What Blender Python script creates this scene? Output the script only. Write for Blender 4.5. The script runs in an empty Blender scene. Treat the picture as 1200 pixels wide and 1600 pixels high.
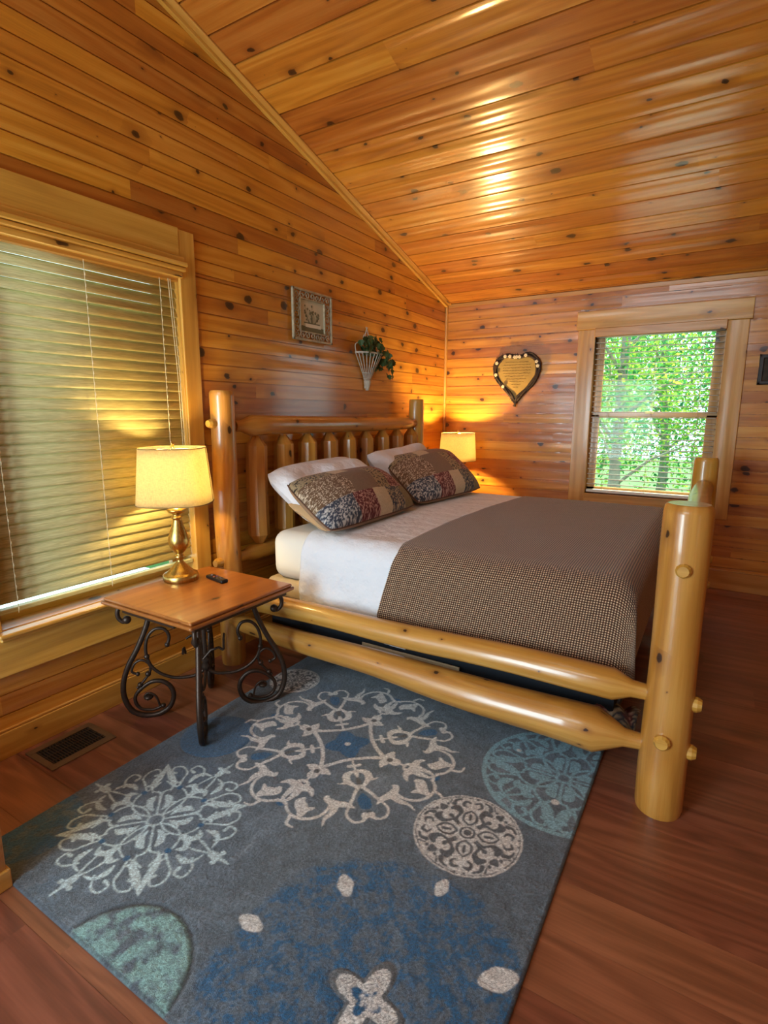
import bpy, math, random
import numpy as np
from mathutils import Vector, Matrix
random.seed(7); rng = np.random.default_rng(7)
S = bpy.context.scene
COL = S.collection
PI = math.pi

# ------------------------------------------------------------------ camera
cam_d = bpy.data.cameras.new('camera'); cam = bpy.data.objects.new('camera', cam_d); COL.objects.link(cam)
cam_d.sensor_fit = 'VERTICAL'; cam_d.sensor_height = 32.0; cam_d.lens = 852.98 / 1600 * 32.0
yaw, pitch, roll = 0.548368, -0.182032, 0.0034965
ca, sa, cb, sb, cc, sc_ = math.cos(yaw), math.sin(yaw), math.cos(pitch), math.sin(pitch), math.cos(roll), math.sin(roll)
fw = Vector((-sa*cb, ca*cb, sb)); rt = Vector((ca, sa, 0)); up = rt.cross(fw)
r2 = cc*rt + sc_*up; u2 = -sc_*rt + cc*up
mw = Matrix((r2, u2, -fw)).transposed().to_4x4(); mw.translation = Vector((2.395, -5.07, 1.41))
cam.matrix_world = mw
cam_d.clip_start = 0.02
S.camera = cam

# ------------------------------------------------------------------ world, sun, added fill lights, exposure
S.view_settings.view_transform = 'Standard'; S.view_settings.look = 'None'
S.view_settings.gamma = 1.0; S.view_settings.use_curve_mapping = False
S.view_settings.exposure = -0.17
w = bpy.data.worlds.new('world'); S.world = w; w.use_nodes = True
bg = w.node_tree.nodes['Background']; bg.inputs[0].default_value = (0.72, 0.92, 1.0, 1); bg.inputs[1].default_value = 3.2
sun_d = bpy.data.lights.new('sun', 'SUN'); sun_d.energy = 21.0; sun_d.color = (1, .97, .85); sun_d.angle = .02
sun = bpy.data.objects.new('sun', sun_d); COL.objects.link(sun)
sun.rotation_euler = Vector((-.15, -.52, -.85)).to_track_quat('-Z', 'Y').to_euler(); sun.location = (3, 9, 12)
def area(name, loc, direction, sx, sy, energy, color):
    d = bpy.data.lights.new(name, 'AREA'); d.shape = 'RECTANGLE'; d.size = sx; d.size_y = sy; d.energy = energy; d.color = color
    o = bpy.data.objects.new(name, d); COL.objects.link(o); o.location = loc
    o.rotation_euler = Vector(direction).to_track_quat('-Z', 'Y').to_euler(); return o
area('added_fill_high', (1.60, -7.05, 3.20), (0, 1, -.35), 2.0, 1.1, 46, (.88, .97, 1.0))  # fill light added inside the closed near wall, out of view
area('added_fill_low', (.72, -7.04, 1.12), (0, 1, -.05), 1.0, 1.85, 165, (.66, .88, 1.0))  # unseen fill added low on the near wall for cool light on the rug
BULB = 500.0; BULB2 = 2400.0

# ------------------------------------------------------------------ helpers
def lin(r, g, b):
    f = lambda c: (c/255/12.92) if c/255 <= .04045 else ((c/255+.055)/1.055)**2.4
    return (f(r), f(g), f(b), 1.0)

class G:
    """collects faces with uv (metres, u along the grain) and a tone per face"""
    def __init__(s): s.v = []; s.f = []; s.uv = []; s.t = []; s.sm = []
    def face(s, pts, uv=None, tone=.5, smooth=False):
        b = len(s.v); s.v += [tuple(p) for p in pts]; s.f.append(tuple(range(b, b+len(pts))))
        s.uv.append(uv or [(0, 0)]*len(pts)); s.t.append(tone); s.sm.append(smooth)
    def grid(s, P, uvf=None, tone=.5, smooth=True, wrap=False):
        """P[i][j] positions; shared verts"""
        n, m = len(P), len(P[0]); b = len(s.v)
        for r in P: s.v += [tuple(p) for p in r]
        for i in range(n-1):
            for j in range(m if wrap else m-1):
                j2 = (j+1) % m
                s.f.append((b+i*m+j, b+(i+1)*m+j, b+(i+1)*m+j2, b+i*m+j2))
                if uvf: s.uv.append([uvf(i, j), uvf(i+1, j), uvf(i+1, j+1), uvf(i, j+1)])
                else: s.uv.append([(i, j), (i+1, j), (i+1, j+1), (i, j+1)])
                s.t.append(tone); s.sm.append(smooth)
        return b
    def box(s, lo, hi, tone=None, rot=0, M=None, off=None):
        lo = list(lo); hi = list(hi)
        tone = random.random() if tone is None else tone
        ou, ov = off or (random.random()*40, random.random()*40)
        L = [hi[i]-lo[i] for i in range(3)]; ax = L.index(max(L))
        c = [(x, y, z) for z in (lo[2], hi[2]) for y in (lo[1], hi[1]) for x in (lo[0], hi[0])]
        F = [(0, 2, 3, 1), (4, 5, 7, 6), (0, 1, 5, 4), (2, 6, 7, 3), (0, 4, 6, 2), (1, 3, 7, 5)]
        fa = [2, 2, 1, 1, 0, 0]
        for f, a in zip(F, fa):
            o = [i for i in range(3) if i != a]
            ua = ax if ax in o else o[0]; va = [i for i in o if i != ua][0]
            pts = [c[i] for i in f]; uv = [(p[ua]+ou, p[va]+ov+a*3) for p in pts]
            if M is not None: pts = [tuple(M @ Vector(p)) for p in pts]
            s.face(pts, uv, tone)
    def bar(s, a, b, wd, ht, upv=(0, 0, 1), tone=None):
        a = Vector(a); b = Vector(b); d = (b-a); L = d.length; d.normalize()
        y = Vector(upv).cross(d).normalized(); z = d.cross(y)
        M = Matrix((d, y, z)).transposed().to_4x4(); M.translation = a
        s.box((0, -wd/2, -ht/2), (L, wd/2, ht/2), tone, M=M)
    def tube(s, pts, rad, n=10, caps=True, tone=None, wob=0.0, smooth=True, flat=1.0, upv=None):
        pts = [Vector(p) for p in pts]; k = len(pts)
        if not hasattr(rad, '__len__'): rad = [rad]*k
        tone = random.random() if tone is None else tone
        ou, ov = random.random()*40, random.random()*40
        P = []; L = [0]
        ref = None
        for i in range(k):
            t = (pts[min(i+1, k-1)]-pts[max(i-1, 0)]).normalized()
            if ref is None:
                a = Vector(upv) if upv else (Vector((0, 0, 1)) if abs(t.z) < .9 else Vector((1, 0, 0)))
                ref = (a - t*a.dot(t)).normalized()
            else:
                ref = (ref - t*ref.dot(t)).normalized()
            bi = t.cross(ref)
            if i: L.append(L[-1]+(pts[i]-pts[i-1]).length)
            ring = []
            for j in range(n):
                an = 2*PI*j/n; r = rad[i]*(1+wob*math.sin(3*an+i*.9+ou)+wob*.7*math.sin(2*an-i*.6+ov))
                ring.append(pts[i]+ref*math.cos(an)*r*flat+bi*math.sin(an)*r)
            P.append(ring)
        rm = max(rad)
        s.grid(P, lambda i, j: (L[i]+ou, 2*PI*rm*j/n+ov), tone, smooth, wrap=True)
        if caps:
            for ring, fl in ((P[0], 0), (P[-1], 1)):
                q = [tuple(p) for p in (ring if fl else ring[::-1])]
                c = sum(ring, Vector())/n
                s.face(q, [(ou+(Vector(p)-c).x*.3+(Vector(p)-c).z*.2, ov+(Vector(p)-c).y+(Vector(p)-c).z) for p in q], tone)
    def lathe(s, prof, c=(0, 0, 0), n=32, tone=.5, smooth=True, sx=1, sy=1, p=2.0):
        P = []
        for r, z in prof:
            ring = []
            for j in range(n):
                a = 2*PI*j/n; co, si = math.cos(a), math.sin(a)
                k = (abs(co)**p+abs(si)**p)**(-1/p) if p != 2 else 1
                ring.append((c[0]+r*k*co*sx, c[1]+r*k*si*sy, c[2]+z))
            P.append(ring)
        s.grid(P, lambda i, j: (prof[i][1], j*.02), tone, smooth, wrap=True)
        for ring, fl in ((P[0], 0), (P[-1], 1)): s.face(ring[::-1] if not fl else ring, None, tone)
    def sphere(s, c, r, n=12, m=8, tone=.5, sc=(1, 1, 1)):
        P = []
        for i in range(m+1):
            th = PI*i/m
            P.append([(c[0]+r*sc[0]*math.sin(th)*math.cos(2*PI*j/n), c[1]+r*sc[1]*math.sin(th)*math.sin(2*PI*j/n), c[2]-r*sc[2]*math.cos(th)) for j in range(n)])
        s.grid(P, None, tone, True, wrap=True)
    def build(s, name, mat, parent=None, bevel=0, seg=2, solid=0, sub=0, col=None, loc=None):
        me = bpy.data.meshes.new(name); me.from_pydata(s.v, [], s.f)
        uvl = me.uv_layers.new(name='UVMap')
        uvl.data.foreach_set('uv', np.array([c for f in s.uv for p in f for c in p], dtype=np.float32))
        me.polygons.foreach_set('use_smooth', s.sm)
        at = me.attributes.new('tone', 'FLOAT', 'FACE'); at.data.foreach_set('value', np.array(s.t, dtype=np.float32))
        if col is not None:
            ca_ = me.attributes.new('Col', 'FLOAT_COLOR', 'POINT'); ca_.data.foreach_set('color', np.asarray(col, dtype=np.float32).ravel())
        if loc is not None:
            me.transform(Matrix.Translation(-Vector(loc)))
        me.materials.append(mat); me.validate(); me.update()
        o = bpy.data.objects.new(name, me); COL.objects.link(o)
        if loc is not None: o.location = loc
        if parent is not None:
            o.parent = parent
            o.matrix_parent_inverse = parent_world(parent).inverted()
        if bevel:
            m = o.modifiers.new('bevel', 'BEVEL'); m.width = bevel; m.segments = seg; m.limit_method = 'ANGLE'; m.angle_limit = .6
            m2 = o.modifiers.new('weld', 'WELD'); m2.merge_threshold = 1e-5
            o.modifiers.move(1, 0)
        if solid:
            m = o.modifiers.new('solid', 'SOLIDIFY'); m.thickness = solid; m.offset = 0
        if sub:
            m = o.modifiers.new('sub', 'SUBSURF'); m.levels = sub; m.render_levels = sub
        return o
def parent_world(p):
    m = Matrix.Translation(p.location) @ p.rotation_euler.to_matrix().to_4x4()
    return parent_world(p.parent) @ p.matrix_parent_inverse @ m if p.parent else m
def thing(name, label, cat, loc=(0, 0, 0), group=None):
    o = bpy.data.objects.new(name, None); COL.objects.link(o); o.location = loc; o.empty_display_size = .1
    tag(o, label, cat, group); return o
def tag(o, label, cat, group=None, kind=None):
    o['label'] = label; o['category'] = cat
    if group: o['group'] = group
    if kind: o['kind'] = kind
    return o
def struct(o): o['kind'] = 'structure'; return o

# ------------------------------------------------------------------ materials
def newmat(name):
    m = bpy.data.materials.new(name); m.use_nodes = True; nt = m.node_tree
    return m, nt, nt.nodes['Principled BSDF']
def nd(nt, t, inp=None, **kw):
    n = nt.nodes.new(t)
    for k, v in kw.items(): setattr(n, k, v)
    for k, v in (inp or {}).items():
        if isinstance(v, bpy.types.NodeSocket): nt.links.new(v, n.inputs[k])
        else: n.inputs[k].default_value = v
    return n
def math_(nt, op, a, b=0.0, c=None, clamp=False):
    n = nt.nodes.new('ShaderNodeMath'); n.operation = op; n.use_clamp = clamp
    for i, v in enumerate((a, b) if c is None else (a, b, c)):
        if isinstance(v, bpy.types.NodeSocket): nt.links.new(v, n.inputs[i])
        else: n.inputs[i].default_value = v
    return n.outputs[0]
def ramp(nt, fac, stops, interp='LINEAR'):
    n = nt.nodes.new('ShaderNodeValToRGB'); n.color_ramp.interpolation = interp
    e = n.color_ramp.elements
    while len(e) < len(stops): e.new(.5)
    for el, (p, c) in zip(e, stops): el.position = p; el.color = c if len(c) == 4 else (*c, 1)
    nt.links.new(fac, n.inputs[0]); return n.outputs[0]
def mix(nt, fac, a, b, mode='MIX'):
    n = nt.nodes.new('ShaderNodeMix'); n.data_type = 'RGBA'; n.blend_type = mode
    for i, v in ((0, fac), (6, a), (7, b)):
        if isinstance(v, bpy.types.NodeSocket): nt.links.new(v, n.inputs[i])
        else: n.inputs[i].default_value = v
    return n.outputs[2]
def uvs(nt, su, sv, src=None):
    if src is None: src = nd(nt, 'ShaderNodeUVMap').outputs[0]
    return nd(nt, 'ShaderNodeVectorMath', {0: src, 1: (su, sv, 1)}, operation='MULTIPLY').outputs[0]

def wood(name, cols, knot=(4.2, 5.4, .17), rough=.42, coat=.5, crough=.17, tone=(.72, 1.2), grain=1.0, hue=.02, bump=.12, kcol=(44, 20, 8), cup=.6, cior=1.5):
    """cols: light, mid, dark (srgb)"""
    m, nt, b = newmat(name)
    uv = nd(nt, 'ShaderNodeUVMap').outputs[0]
    warp = nd(nt, 'ShaderNodeTexNoise', {'Vector': uvs(nt, 1.3, 5, uv), 'Scale': 1.0, 'Detail': 2.0}).outputs[0]
    rings = math_(nt, 'SINE', math_(nt, 'MULTIPLY', nd(nt, 'ShaderNodeTexNoise', {'Vector': uvs(nt, .55*grain, 7, uv), 'Scale': 1.0, 'Detail': 1.5, 'Distortion': .35}).outputs[0], 46.0))
    rings = math_(nt, 'MULTIPLY_ADD', rings, .5, .5)
    soft = nd(nt, 'ShaderNodeTexNoise', {'Vector': uvs(nt, 1.0, 13, uv), 'Scale': 1.0, 'Detail': 4.0, 'Distortion': .5}).outputs[0]
    fib = nd(nt, 'ShaderNodeTexNoise', {'Vector': uvs(nt, 5, 170, uv), 'Scale': 1.0, 'Detail': 3.0}).outputs[0]
    f = math_(nt, 'ADD', math_(nt, 'MULTIPLY', rings, .13), math_(nt, 'ADD', math_(nt, 'MULTIPLY', soft, .60), math_(nt, 'MULTIPLY', fib, .22)))
    c = ramp(nt, f, [(.25, lin(*cols[0])), (.50, lin(*cols[1])), (.82, lin(*cols[2]))])
    tn = nd(nt, 'ShaderNodeAttribute', attribute_name='tone').outputs['Fac']
    hsv = nd(nt, 'ShaderNodeHueSaturation', {'Hue': math_(nt, 'MULTIPLY_ADD', tn, hue, .5-hue/2), 'Saturation': 1.0,
             'Value': math_(nt, 'MULTIPLY_ADD', tn, tone[1]-tone[0], tone[0]), 'Fac': 1.0, 'Color': c}).outputs[0]
    c = hsv
    if knot:
        kv = nd(nt, 'ShaderNodeVectorMath', {0: uvs(nt, knot[0], knot[1], uv), 1: nd(nt, 'ShaderNodeTexNoise', {'Vector': uvs(nt, 14, 22, uv), 'Scale': 1.0, 'Detail': 2.0}, ).outputs[1]}, operation='MULTIPLY_ADD')
        kv.inputs[1].default_value = (1, 1, 1)
        nz = nd(nt, 'ShaderNodeTexNoise', {'Vector': uvs(nt, 16, 26, uv), 'Scale': 1.0, 'Detail': 2.0}).outputs[1]
        nzs = nd(nt, 'ShaderNodeVectorMath', {0: nz, 3: .16}, operation='SCALE').outputs[0]
        base = nd(nt, 'ShaderNodeVectorMath', {0: uvs(nt, knot[0], knot[1], uv), 1: nzs}, operation='ADD').outputs[0]
        vor = nd(nt, 'ShaderNodeTexVoronoi', {'Vector': base, 'Scale': 1.0, 'Randomness': 1.0}, voronoi_dimensions='2D')
        rnd = nd(nt, 'ShaderNodeSeparateColor', {0: vor.outputs['Color']}).outputs
        rad = math_(nt, 'MULTIPLY', math_(nt, 'POWER', rnd[0], 2.6), knot[2])
        rel = math_(nt, 'DIVIDE', vor.outputs['Distance'], math_(nt, 'ADD', rad, .0001))
        core = ramp(nt, math_(nt, 'MULTIPLY', rel, .25), [(.0, (1, 1, 1, 1)), (.20, (.9, .9, .9, 1)), (.26, (.10, .10, .10, 1)), (.5, (0, 0, 0, 1))])
        halo = ramp(nt, math_(nt, 'MULTIPLY', rel, .25), [(.2, (.4, .4, .4, 1)), (1.0, (0, 0, 0, 1))])
        c = mix(nt, halo, c, mix(nt, 1.0, c, lin(150, 95, 60), 'MULTIPLY'))
        c = mix(nt, core, c, lin(*kcol))
    nt.links.new(c, b.inputs['Base Color'])
    b.inputs['Roughness'].default_value = rough; b.inputs['Coat Weight'].default_value = coat; b.inputs['Coat Roughness'].default_value = crough; b.inputs['Coat IOR'].default_value = cior
    cupn = nd(nt, 'ShaderNodeTexNoise', {'Vector': uvs(nt, .4, 9, uv), 'Scale': 1.0, 'Detail': 1.0}).outputs[0]
    b0 = nd(nt, 'ShaderNodeBump', {'Strength': 1.0, 'Distance': .017*cup, 'Height': cupn})
    bp = nd(nt, 'ShaderNodeBump', {'Normal': b0.outputs[0], 'Strength': bump, 'Distance': .004, 'Height': math_(nt, 'ADD', warp, math_(nt, 'MULTIPLY', fib, .3))})
    nt.links.new(bp.outputs[0], b.inputs['Normal']); nt.links.new(bp.outputs[0], b.inputs['Coat Normal'])
    return m
def plain(name, c, rough=.6, metal=0.0, coat=0.0, noise=0, nscale=30, nbump=0, trans=0, spec=None, sheen=0, bd=.003):
    m, nt, b = newmat(name)
    b.inputs['Base Color'].default_value = lin(*c); b.inputs['Roughness'].default_value = rough; b.inputs['Metallic'].default_value = metal
    b.inputs['Coat Weight'].default_value = coat; b.inputs['Sheen Weight'].default_value = sheen
    if spec is not None: b.inputs['Specular IOR Level'].default_value = spec
    tc = nd(nt, 'ShaderNodeTexCoord').outputs['Object']
    if noise or nbump:
        n = nd(nt, 'ShaderNodeTexNoise', {'Vector': tc, 'Scale': nscale, 'Detail': 4.0}).outputs[0]
        if noise:
            d = tuple(x*(1-noise) for x in lin(*c)[:3])+(1,)
            nt.links.new(ramp(nt, n, [(.3, d), (.7, lin(*c))]), b.inputs['Base Color'])
        if nbump:
            nt.links.new(nd(nt, 'ShaderNodeBump', {'Strength': nbump, 'Distance': bd, 'Height': n}).outputs[0], b.inputs['Normal'])
    return m
def vcol(name, rough=.9, bscale=300, bstr=.5, nvar=.25, sheen=.1, dist=.004):
    m, nt, b = newmat(name)
    c = nd(nt, 'ShaderNodeAttribute', attribute_name='Col').outputs['Color']
    tc = nd(nt, 'ShaderNodeTexCoord').outputs['Object']
    n = nd(nt, 'ShaderNodeTexNoise', {'Vector': tc, 'Scale': bscale, 'Detail': 3.0, 'Roughness': .65}).outputs[0]
    k = ramp(nt, n, [(.3, (1-nvar,)*3), (.7, (1+nvar,)*3)])
    nt.links.new(mix(nt, 1.0, c, k, 'MULTIPLY'), b.inputs['Base Color'])
    b.inputs['Roughness'].default_value = rough; b.inputs['Sheen Weight'].default_value = sheen; b.inputs['Specular IOR Level'].default_value = .2
    nt.links.new(nd(nt, 'ShaderNodeBump', {'Strength': bstr, 'Distance': dist, 'Height': n}).outputs[0], b.inputs['Normal'])
    return m

M_WALL = wood('varnished_pine_boards', [(218, 154, 62), (198, 125, 35), (142, 78, 17)], tone=(.72, 1.15), knot=(4.2, 5.4, .15), cior=1.85, crough=.15)
M_CEIL = wood('varnished_pine_ceiling', [(218, 150, 60), (198, 122, 37), (142, 76, 19)], crough=.17, knot=(3.4, 4.4, .14), tone=(.78, 1.16), cup=1.1, cior=2.8)
M_TRIM = wood('pine_trim', [(218, 168, 86), (200, 144, 60), (160, 104, 40)], knot=(2.0, 4.0, .1), tone=(.85, 1.12))
M_LOG = wood('varnished_log', [(206, 156, 76), (184, 128, 50), (144, 90, 30)], knot=(4.5, 7, .10), tone=(.9, 1.1), coat=.7, crough=.14, grain=1.4, bump=.2, cup=.3)
M_FLOOR = wood('reddish_laminate_floor', [(160, 98, 70), (126, 73, 50), (68, 37, 25)], knot=None, rough=.42, coat=.6, crough=.33, tone=(.85, 1.2), hue=.015, bump=.1, grain=1.6, cup=.15)
M_TABLE = wood('stained_tabletop', [(172, 108, 48), (152, 88, 34), (114, 60, 22)], knot=(3, 5, .06), tone=(.95, 1.05), coat=.7, crough=.12, cup=.1)
M_GROOVE = plain('groove', (60, 30, 12), .8)
M_IRON = plain('wrought_iron', (70, 54, 44), .42, metal=.6, noise=.3, nscale=60, nbump=.3)
M_WHITE = plain('white_cotton', (222, 222, 226), .85, nbump=.8, nscale=11, sheen=.2, bd=.03)
M_FIT = plain('fitted_sheet_cotton', (228, 220, 205), .85, nbump=.2, nscale=20)
M_SPRING = plain('box_spring_fabric', (205, 184, 148), .9, noise=.1)
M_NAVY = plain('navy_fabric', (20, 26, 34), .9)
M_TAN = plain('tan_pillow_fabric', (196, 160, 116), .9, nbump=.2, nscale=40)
M_DARK = plain('dark_bronze', (38, 24, 18), .35, metal=.6)
M_BLACK = plain('black_plastic', (20, 20, 24), .35)
M_CORD = plain('cord', (214, 200, 160), .7)
M_WICKER = plain('whitewashed_wicker', (206, 198, 178), .7, noise=.25, nscale=80)
M_TWIG = plain('dark_twig', (62, 44, 34), .8, noise=.5, nscale=60, nbump=.5)
M_PARCH = plain('parchment_plaque', (176, 142, 74), .8, noise=.2, nscale=18)
M_INK = plain('brown_ink', (84, 56, 24), .8)
M_FLOWER = plain('cream_blossom', (226, 208, 172), .7)
M_METAL_FRAME = plain('pewter_frame', (190, 178, 146), .45, metal=.15, noise=.4, nscale=50, nbump=.3)
M_PAPER = plain('print_paper', (206, 200, 172), .8, noise=.08, nscale=20)
M_SAGE = plain('sage_ink', (112, 112, 84), .8)
M_VENT = plain('bronze_vent_metal', (132, 110, 84), .4, metal=.6)
M_VOID = plain('dark_duct', (10, 8, 6), .9)
M_EXT = plain('exterior_wall', (150, 110, 70), .8)

def brass():
    m, nt, b = newmat('antique_brass')
    tc = nd(nt, 'ShaderNodeTexCoord').outputs['Object']
    n = nd(nt, 'ShaderNodeTexNoise', {'Vector': nd(nt, 'ShaderNodeVectorMath', {0: tc, 1: (300, 300, 6)}, operation='MULTIPLY').outputs[0], 'Scale': 1.0, 'Detail': 2.0}).outputs[0]
    nt.links.new(ramp(nt, n, [(.3, lin(176, 140, 70)), (.7, lin(214, 182, 108))]), b.inputs['Base Color'])
    b.inputs['Metallic'].default_value = 1; b.inputs['Roughness'].default_value = .28; b.inputs['Anisotropic'].default_value = .5
    return m
M_BRASS = brass()
def shade():
    m = bpy.data.materials.new('linen_lampshade'); m.use_nodes = True; nt = m.node_tree; nt.nodes.clear()
    tc = nd(nt, 'ShaderNodeTexCoord').outputs['Object']
    n1 = nd(nt, 'ShaderNodeTexNoise', {'Vector': nd(nt, 'ShaderNodeVectorMath', {0: tc, 1: (420, 420, 60)}, operation='MULTIPLY').outputs[0], 'Scale': 1.0}).outputs[0]
    n2 = nd(nt, 'ShaderNodeTexNoise', {'Vector': nd(nt, 'ShaderNodeVectorMath', {0: tc, 1: (70, 70, 500)}, operation='MULTIPLY').outputs[0], 'Scale': 1.0}).outputs[0]
    f = math_(nt, 'MULTIPLY', math_(nt, 'ADD', n1, n2), .5)
    c = ramp(nt, f, [(.36, (.66, .57, .36, 1)), (.58, (.84, .75, .50, 1))])
    d = nd(nt, 'ShaderNodeBsdfDiffuse', {'Color': c}); t = nd(nt, 'ShaderNodeBsdfTranslucent', {'Color': c})
    mx = nd(nt, 'ShaderNodeMixShader', {0: .74, 1: d.outputs[0], 2: t.outputs[0]})
    o = nd(nt, 'ShaderNodeOutputMaterial', {0: mx.outputs[0]}); return m
M_SHADE = shade()
def slatmat():
    m = bpy.data.materials.new('cream_blind_slat'); m.use_nodes = True; nt = m.node_tree; b = nt.nodes['Principled BSDF']
    tc = nd(nt, 'ShaderNodeTexCoord').outputs['Object']
    n = nd(nt, 'ShaderNodeTexNoise', {'Vector': nd(nt, 'ShaderNodeVectorMath', {0: tc, 1: (14, 14, 320)}, operation='MULTIPLY').outputs[0], 'Scale': 1.0, 'Detail': 4.0, 'Distortion': .6}).outputs[0]
    nt.links.new(ramp(nt, n, [(.35, lin(178, 168, 112)), (.62, lin(208, 198, 140))]), b.inputs['Base Color'])
    b.inputs['Roughness'].default_value = .45
    return m
M_SLAT = slatmat()
M_SLATW = plain('white_blind_slat', (244, 238, 220), .5)
def emis(name, c, s):
    m = bpy.data.materials.new(name); m.use_nodes = True; nt = m.node_tree; nt.nodes.clear()
    e = nd(nt, 'ShaderNodeEmission', {'Color': c, 'Strength': s}); nd(nt, 'ShaderNodeOutputMaterial', {0: e.outputs[0]}); return m
M_BULB = emis('warm_bulb', (1, .70, .28, 1), BULB); M_BULB2 = emis('warm_bulb_far', (1, .68, .25, 1), BULB2)
def glass():
    m = bpy.data.materials.new('window_glass'); m.use_nodes = True; nt = m.node_tree; nt.nodes.clear()
    t = nd(nt, 'ShaderNodeBsdfTransparent', {'Color': (.93, .98, .96, 1)}); g = nd(nt, 'ShaderNodeBsdfGlossy', {'Color': (1, 1, 1, 1), 'Roughness': .02})
    fr = nd(nt, 'ShaderNodeFresnel', {0: 1.16})
    mx = nd(nt, 'ShaderNodeMixShader', {0: fr.outputs[0], 1: t.outputs[0], 2: g.outputs[0]}); nd(nt, 'ShaderNodeOutputMaterial', {0: mx.outputs[0]}); return m
M_GLASS = glass()
def leafmat():
    m = bpy.data.materials.new('leaf'); m.use_nodes = True; nt = m.node_tree; nt.nodes.clear()
    tn = nd(nt, 'ShaderNodeAttribute', attribute_name='tone').outputs['Fac']
    c = ramp(nt, tn, [(0, lin(44, 104, 74)), (.35, lin(74, 144, 82)), (.7, lin(140, 184, 70)), (.93, lin(196, 200, 84)), (1, lin(222, 204, 100))])
    d = nd(nt, 'ShaderNodeBsdfDiffuse', {'Color': c}); t = nd(nt, 'ShaderNodeBsdfTranslucent', {'Color': c})
    mx = nd(nt, 'ShaderNodeMixShader', {0: .45, 1: d.outputs[0], 2: t.outputs[0]}); nd(nt, 'ShaderNodeOutputMaterial', {0: mx.outputs[0]}); return m
M_LEAF = leafmat()
M_IVY = plain('ivy_leaf', (74, 100, 52), .6, noise=.4, nscale=30)
M_BARK = plain('bark', (150, 150, 140), .9, noise=.4, nscale=12)
M_GRASS = plain('grass', (70, 120, 50), .9, noise=.4, nscale=3)

# ------------------------------------------------------------------ room shell
P_ = .087; ROOMX = 4.3; ROOMY = -7.2; SL = .2712; H0 = 2.43
def planks(g, O, U, V, N, rows, urange, holes=(), gap=.0034, depth=.012, maxlen=4.0, seams=True):
    O, U, V, N = Vector(O), Vector(U), Vector(V), Vector(N)
    for r in range(len(rows)-1):
        v0, v1 = rows[r], rows[r+1]
        ur = urange((v0+v1)/2, v0, v1)
        if ur is None: continue
        segs = [ur]
        for (hu0, hu1, hv0, hv1) in holes:
            if v0 >= hv0-1e-4 and v1 <= hv1+1e-4:
                ns = []
                for a, b in segs:
                    if a < hu0: ns.append((a, min(b, hu0)))
                    if b > hu1: ns.append((max(a, hu1), b))
                segs = [q for q in ns if q[1]-q[0] > .002]
        for a, b in segs:
            cuts = [a]; x = a+random.uniform(.5, maxlen)
            while x < b-.3: cuts.append(x); x += random.uniform(min(1.8, maxlen*.7), maxlen)
            cuts.append(b)
            for k in range(len(cuts)-1):
                u0, u1 = cuts[k], cuts[k+1]; tn = random.random()**1.1; ou, ov = random.random()*60, random.random()*60
                f = lambda u, v, d: O+U*u+V*v-N*d
                g.face([f(u0, v0+gap, 0), f(u1, v0+gap, 0), f(u1, v1-gap, 0), f(u0, v1-gap, 0)], [(u0+ou, v0+ov), (u1+ou, v0+ov), (u1+ou, v1+ov), (u0+ou, v1+ov)], tn)
                for (va, vb, da, db) in ((v0, v0+gap, depth, depth), (v0+gap, v0+gap, depth, 0), (v1-gap, v1-gap, 0, depth), (v1-gap, v1, depth, depth)):
                    g.face([f(u0, va, da), f(u1, va, da), f(u1, vb, db), f(u0, vb, db)], [(u0+ou, va+ov), (u1+ou, va+ov), (u1+ou, vb+ov+.002), (u0+ou, vb+ov+.002)], tn)
def rowlist(a, b, off, pitch, extra=()):
    r = [a]; k = math.ceil((a-off)/pitch+1e-6)
    while off+k*pitch < b-1e-6: r.append(off+k*pitch); k += 1
    r.append(b); r = sorted(set(r) | set(extra))
    out = [r[0]]
    for x in r[1:]:
        if x-out[-1] > .008 or x in extra: out.append(x)
    return out
W1 = (-4.11, -3.135, .535, 2.11)      # left window opening (y0,y1,z0,z1)
W2 = (1.40, 2.36, .70, 2.10)          # back window opening (x0,x1,z0,z1)
# left (gable) wall: x=0, grain along y
g = G()
rows = rowlist(0, 4.45, .178, P_, (W1[2], W1[3]))
def ur_left(v, v0, v1):
    a = ROOMY; b = 0.0
    if v1 > H0: b = -(v1-H0)/SL-.0
    if v0 > H0: b = -(v0-H0)/SL
    return (a, b) if b > a+.05 else None
planks(g, (0, 0, 0), (0, 1, 0), (0, 0, 1), (1, 0, 0), rows, ur_left, [W1])
T = .14
for y0, y1, z0, z1 in ((ROOMY, W1[0], 0, H0), (W1[0], W1[1], 0, W1[2]), (W1[0], W1[1], W1[3], H0), (W1[1], 0, 0, H0)):
    g.box((-T, y0, z0), (-.006, y1, z1), .3)
nst = 6
g.face([(-.007, ROOMY, H0), (-.007, 0, H0), (-.007, ROOMY, H0-SL*ROOMY)], None, .3)
struct(g.build('wall_left', M_WALL))
# back wall y=0, grain along x
g = G()
rows = rowlist(0, H0+.03, .178, P_, (W2[2], W2[3]))
planks(g, (0, 0, 0), (1, 0, 0), (0, 0, 1), (0, -1, 0), rows, lambda v, a, b: (0, ROOMX), [W2])
for x0, x1, z0, z1 in ((-T, W2[0], 0, H0), (W2[0], W2[1], 0, W2[2]), (W2[0], W2[1], W2[3], H0), (W2[1], ROOMX+T, 0, H0)):
    g.box((x0, .006, z0), (x1, T, z1), .3)
struct(g.build('wall_back', M_WALL))
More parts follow.
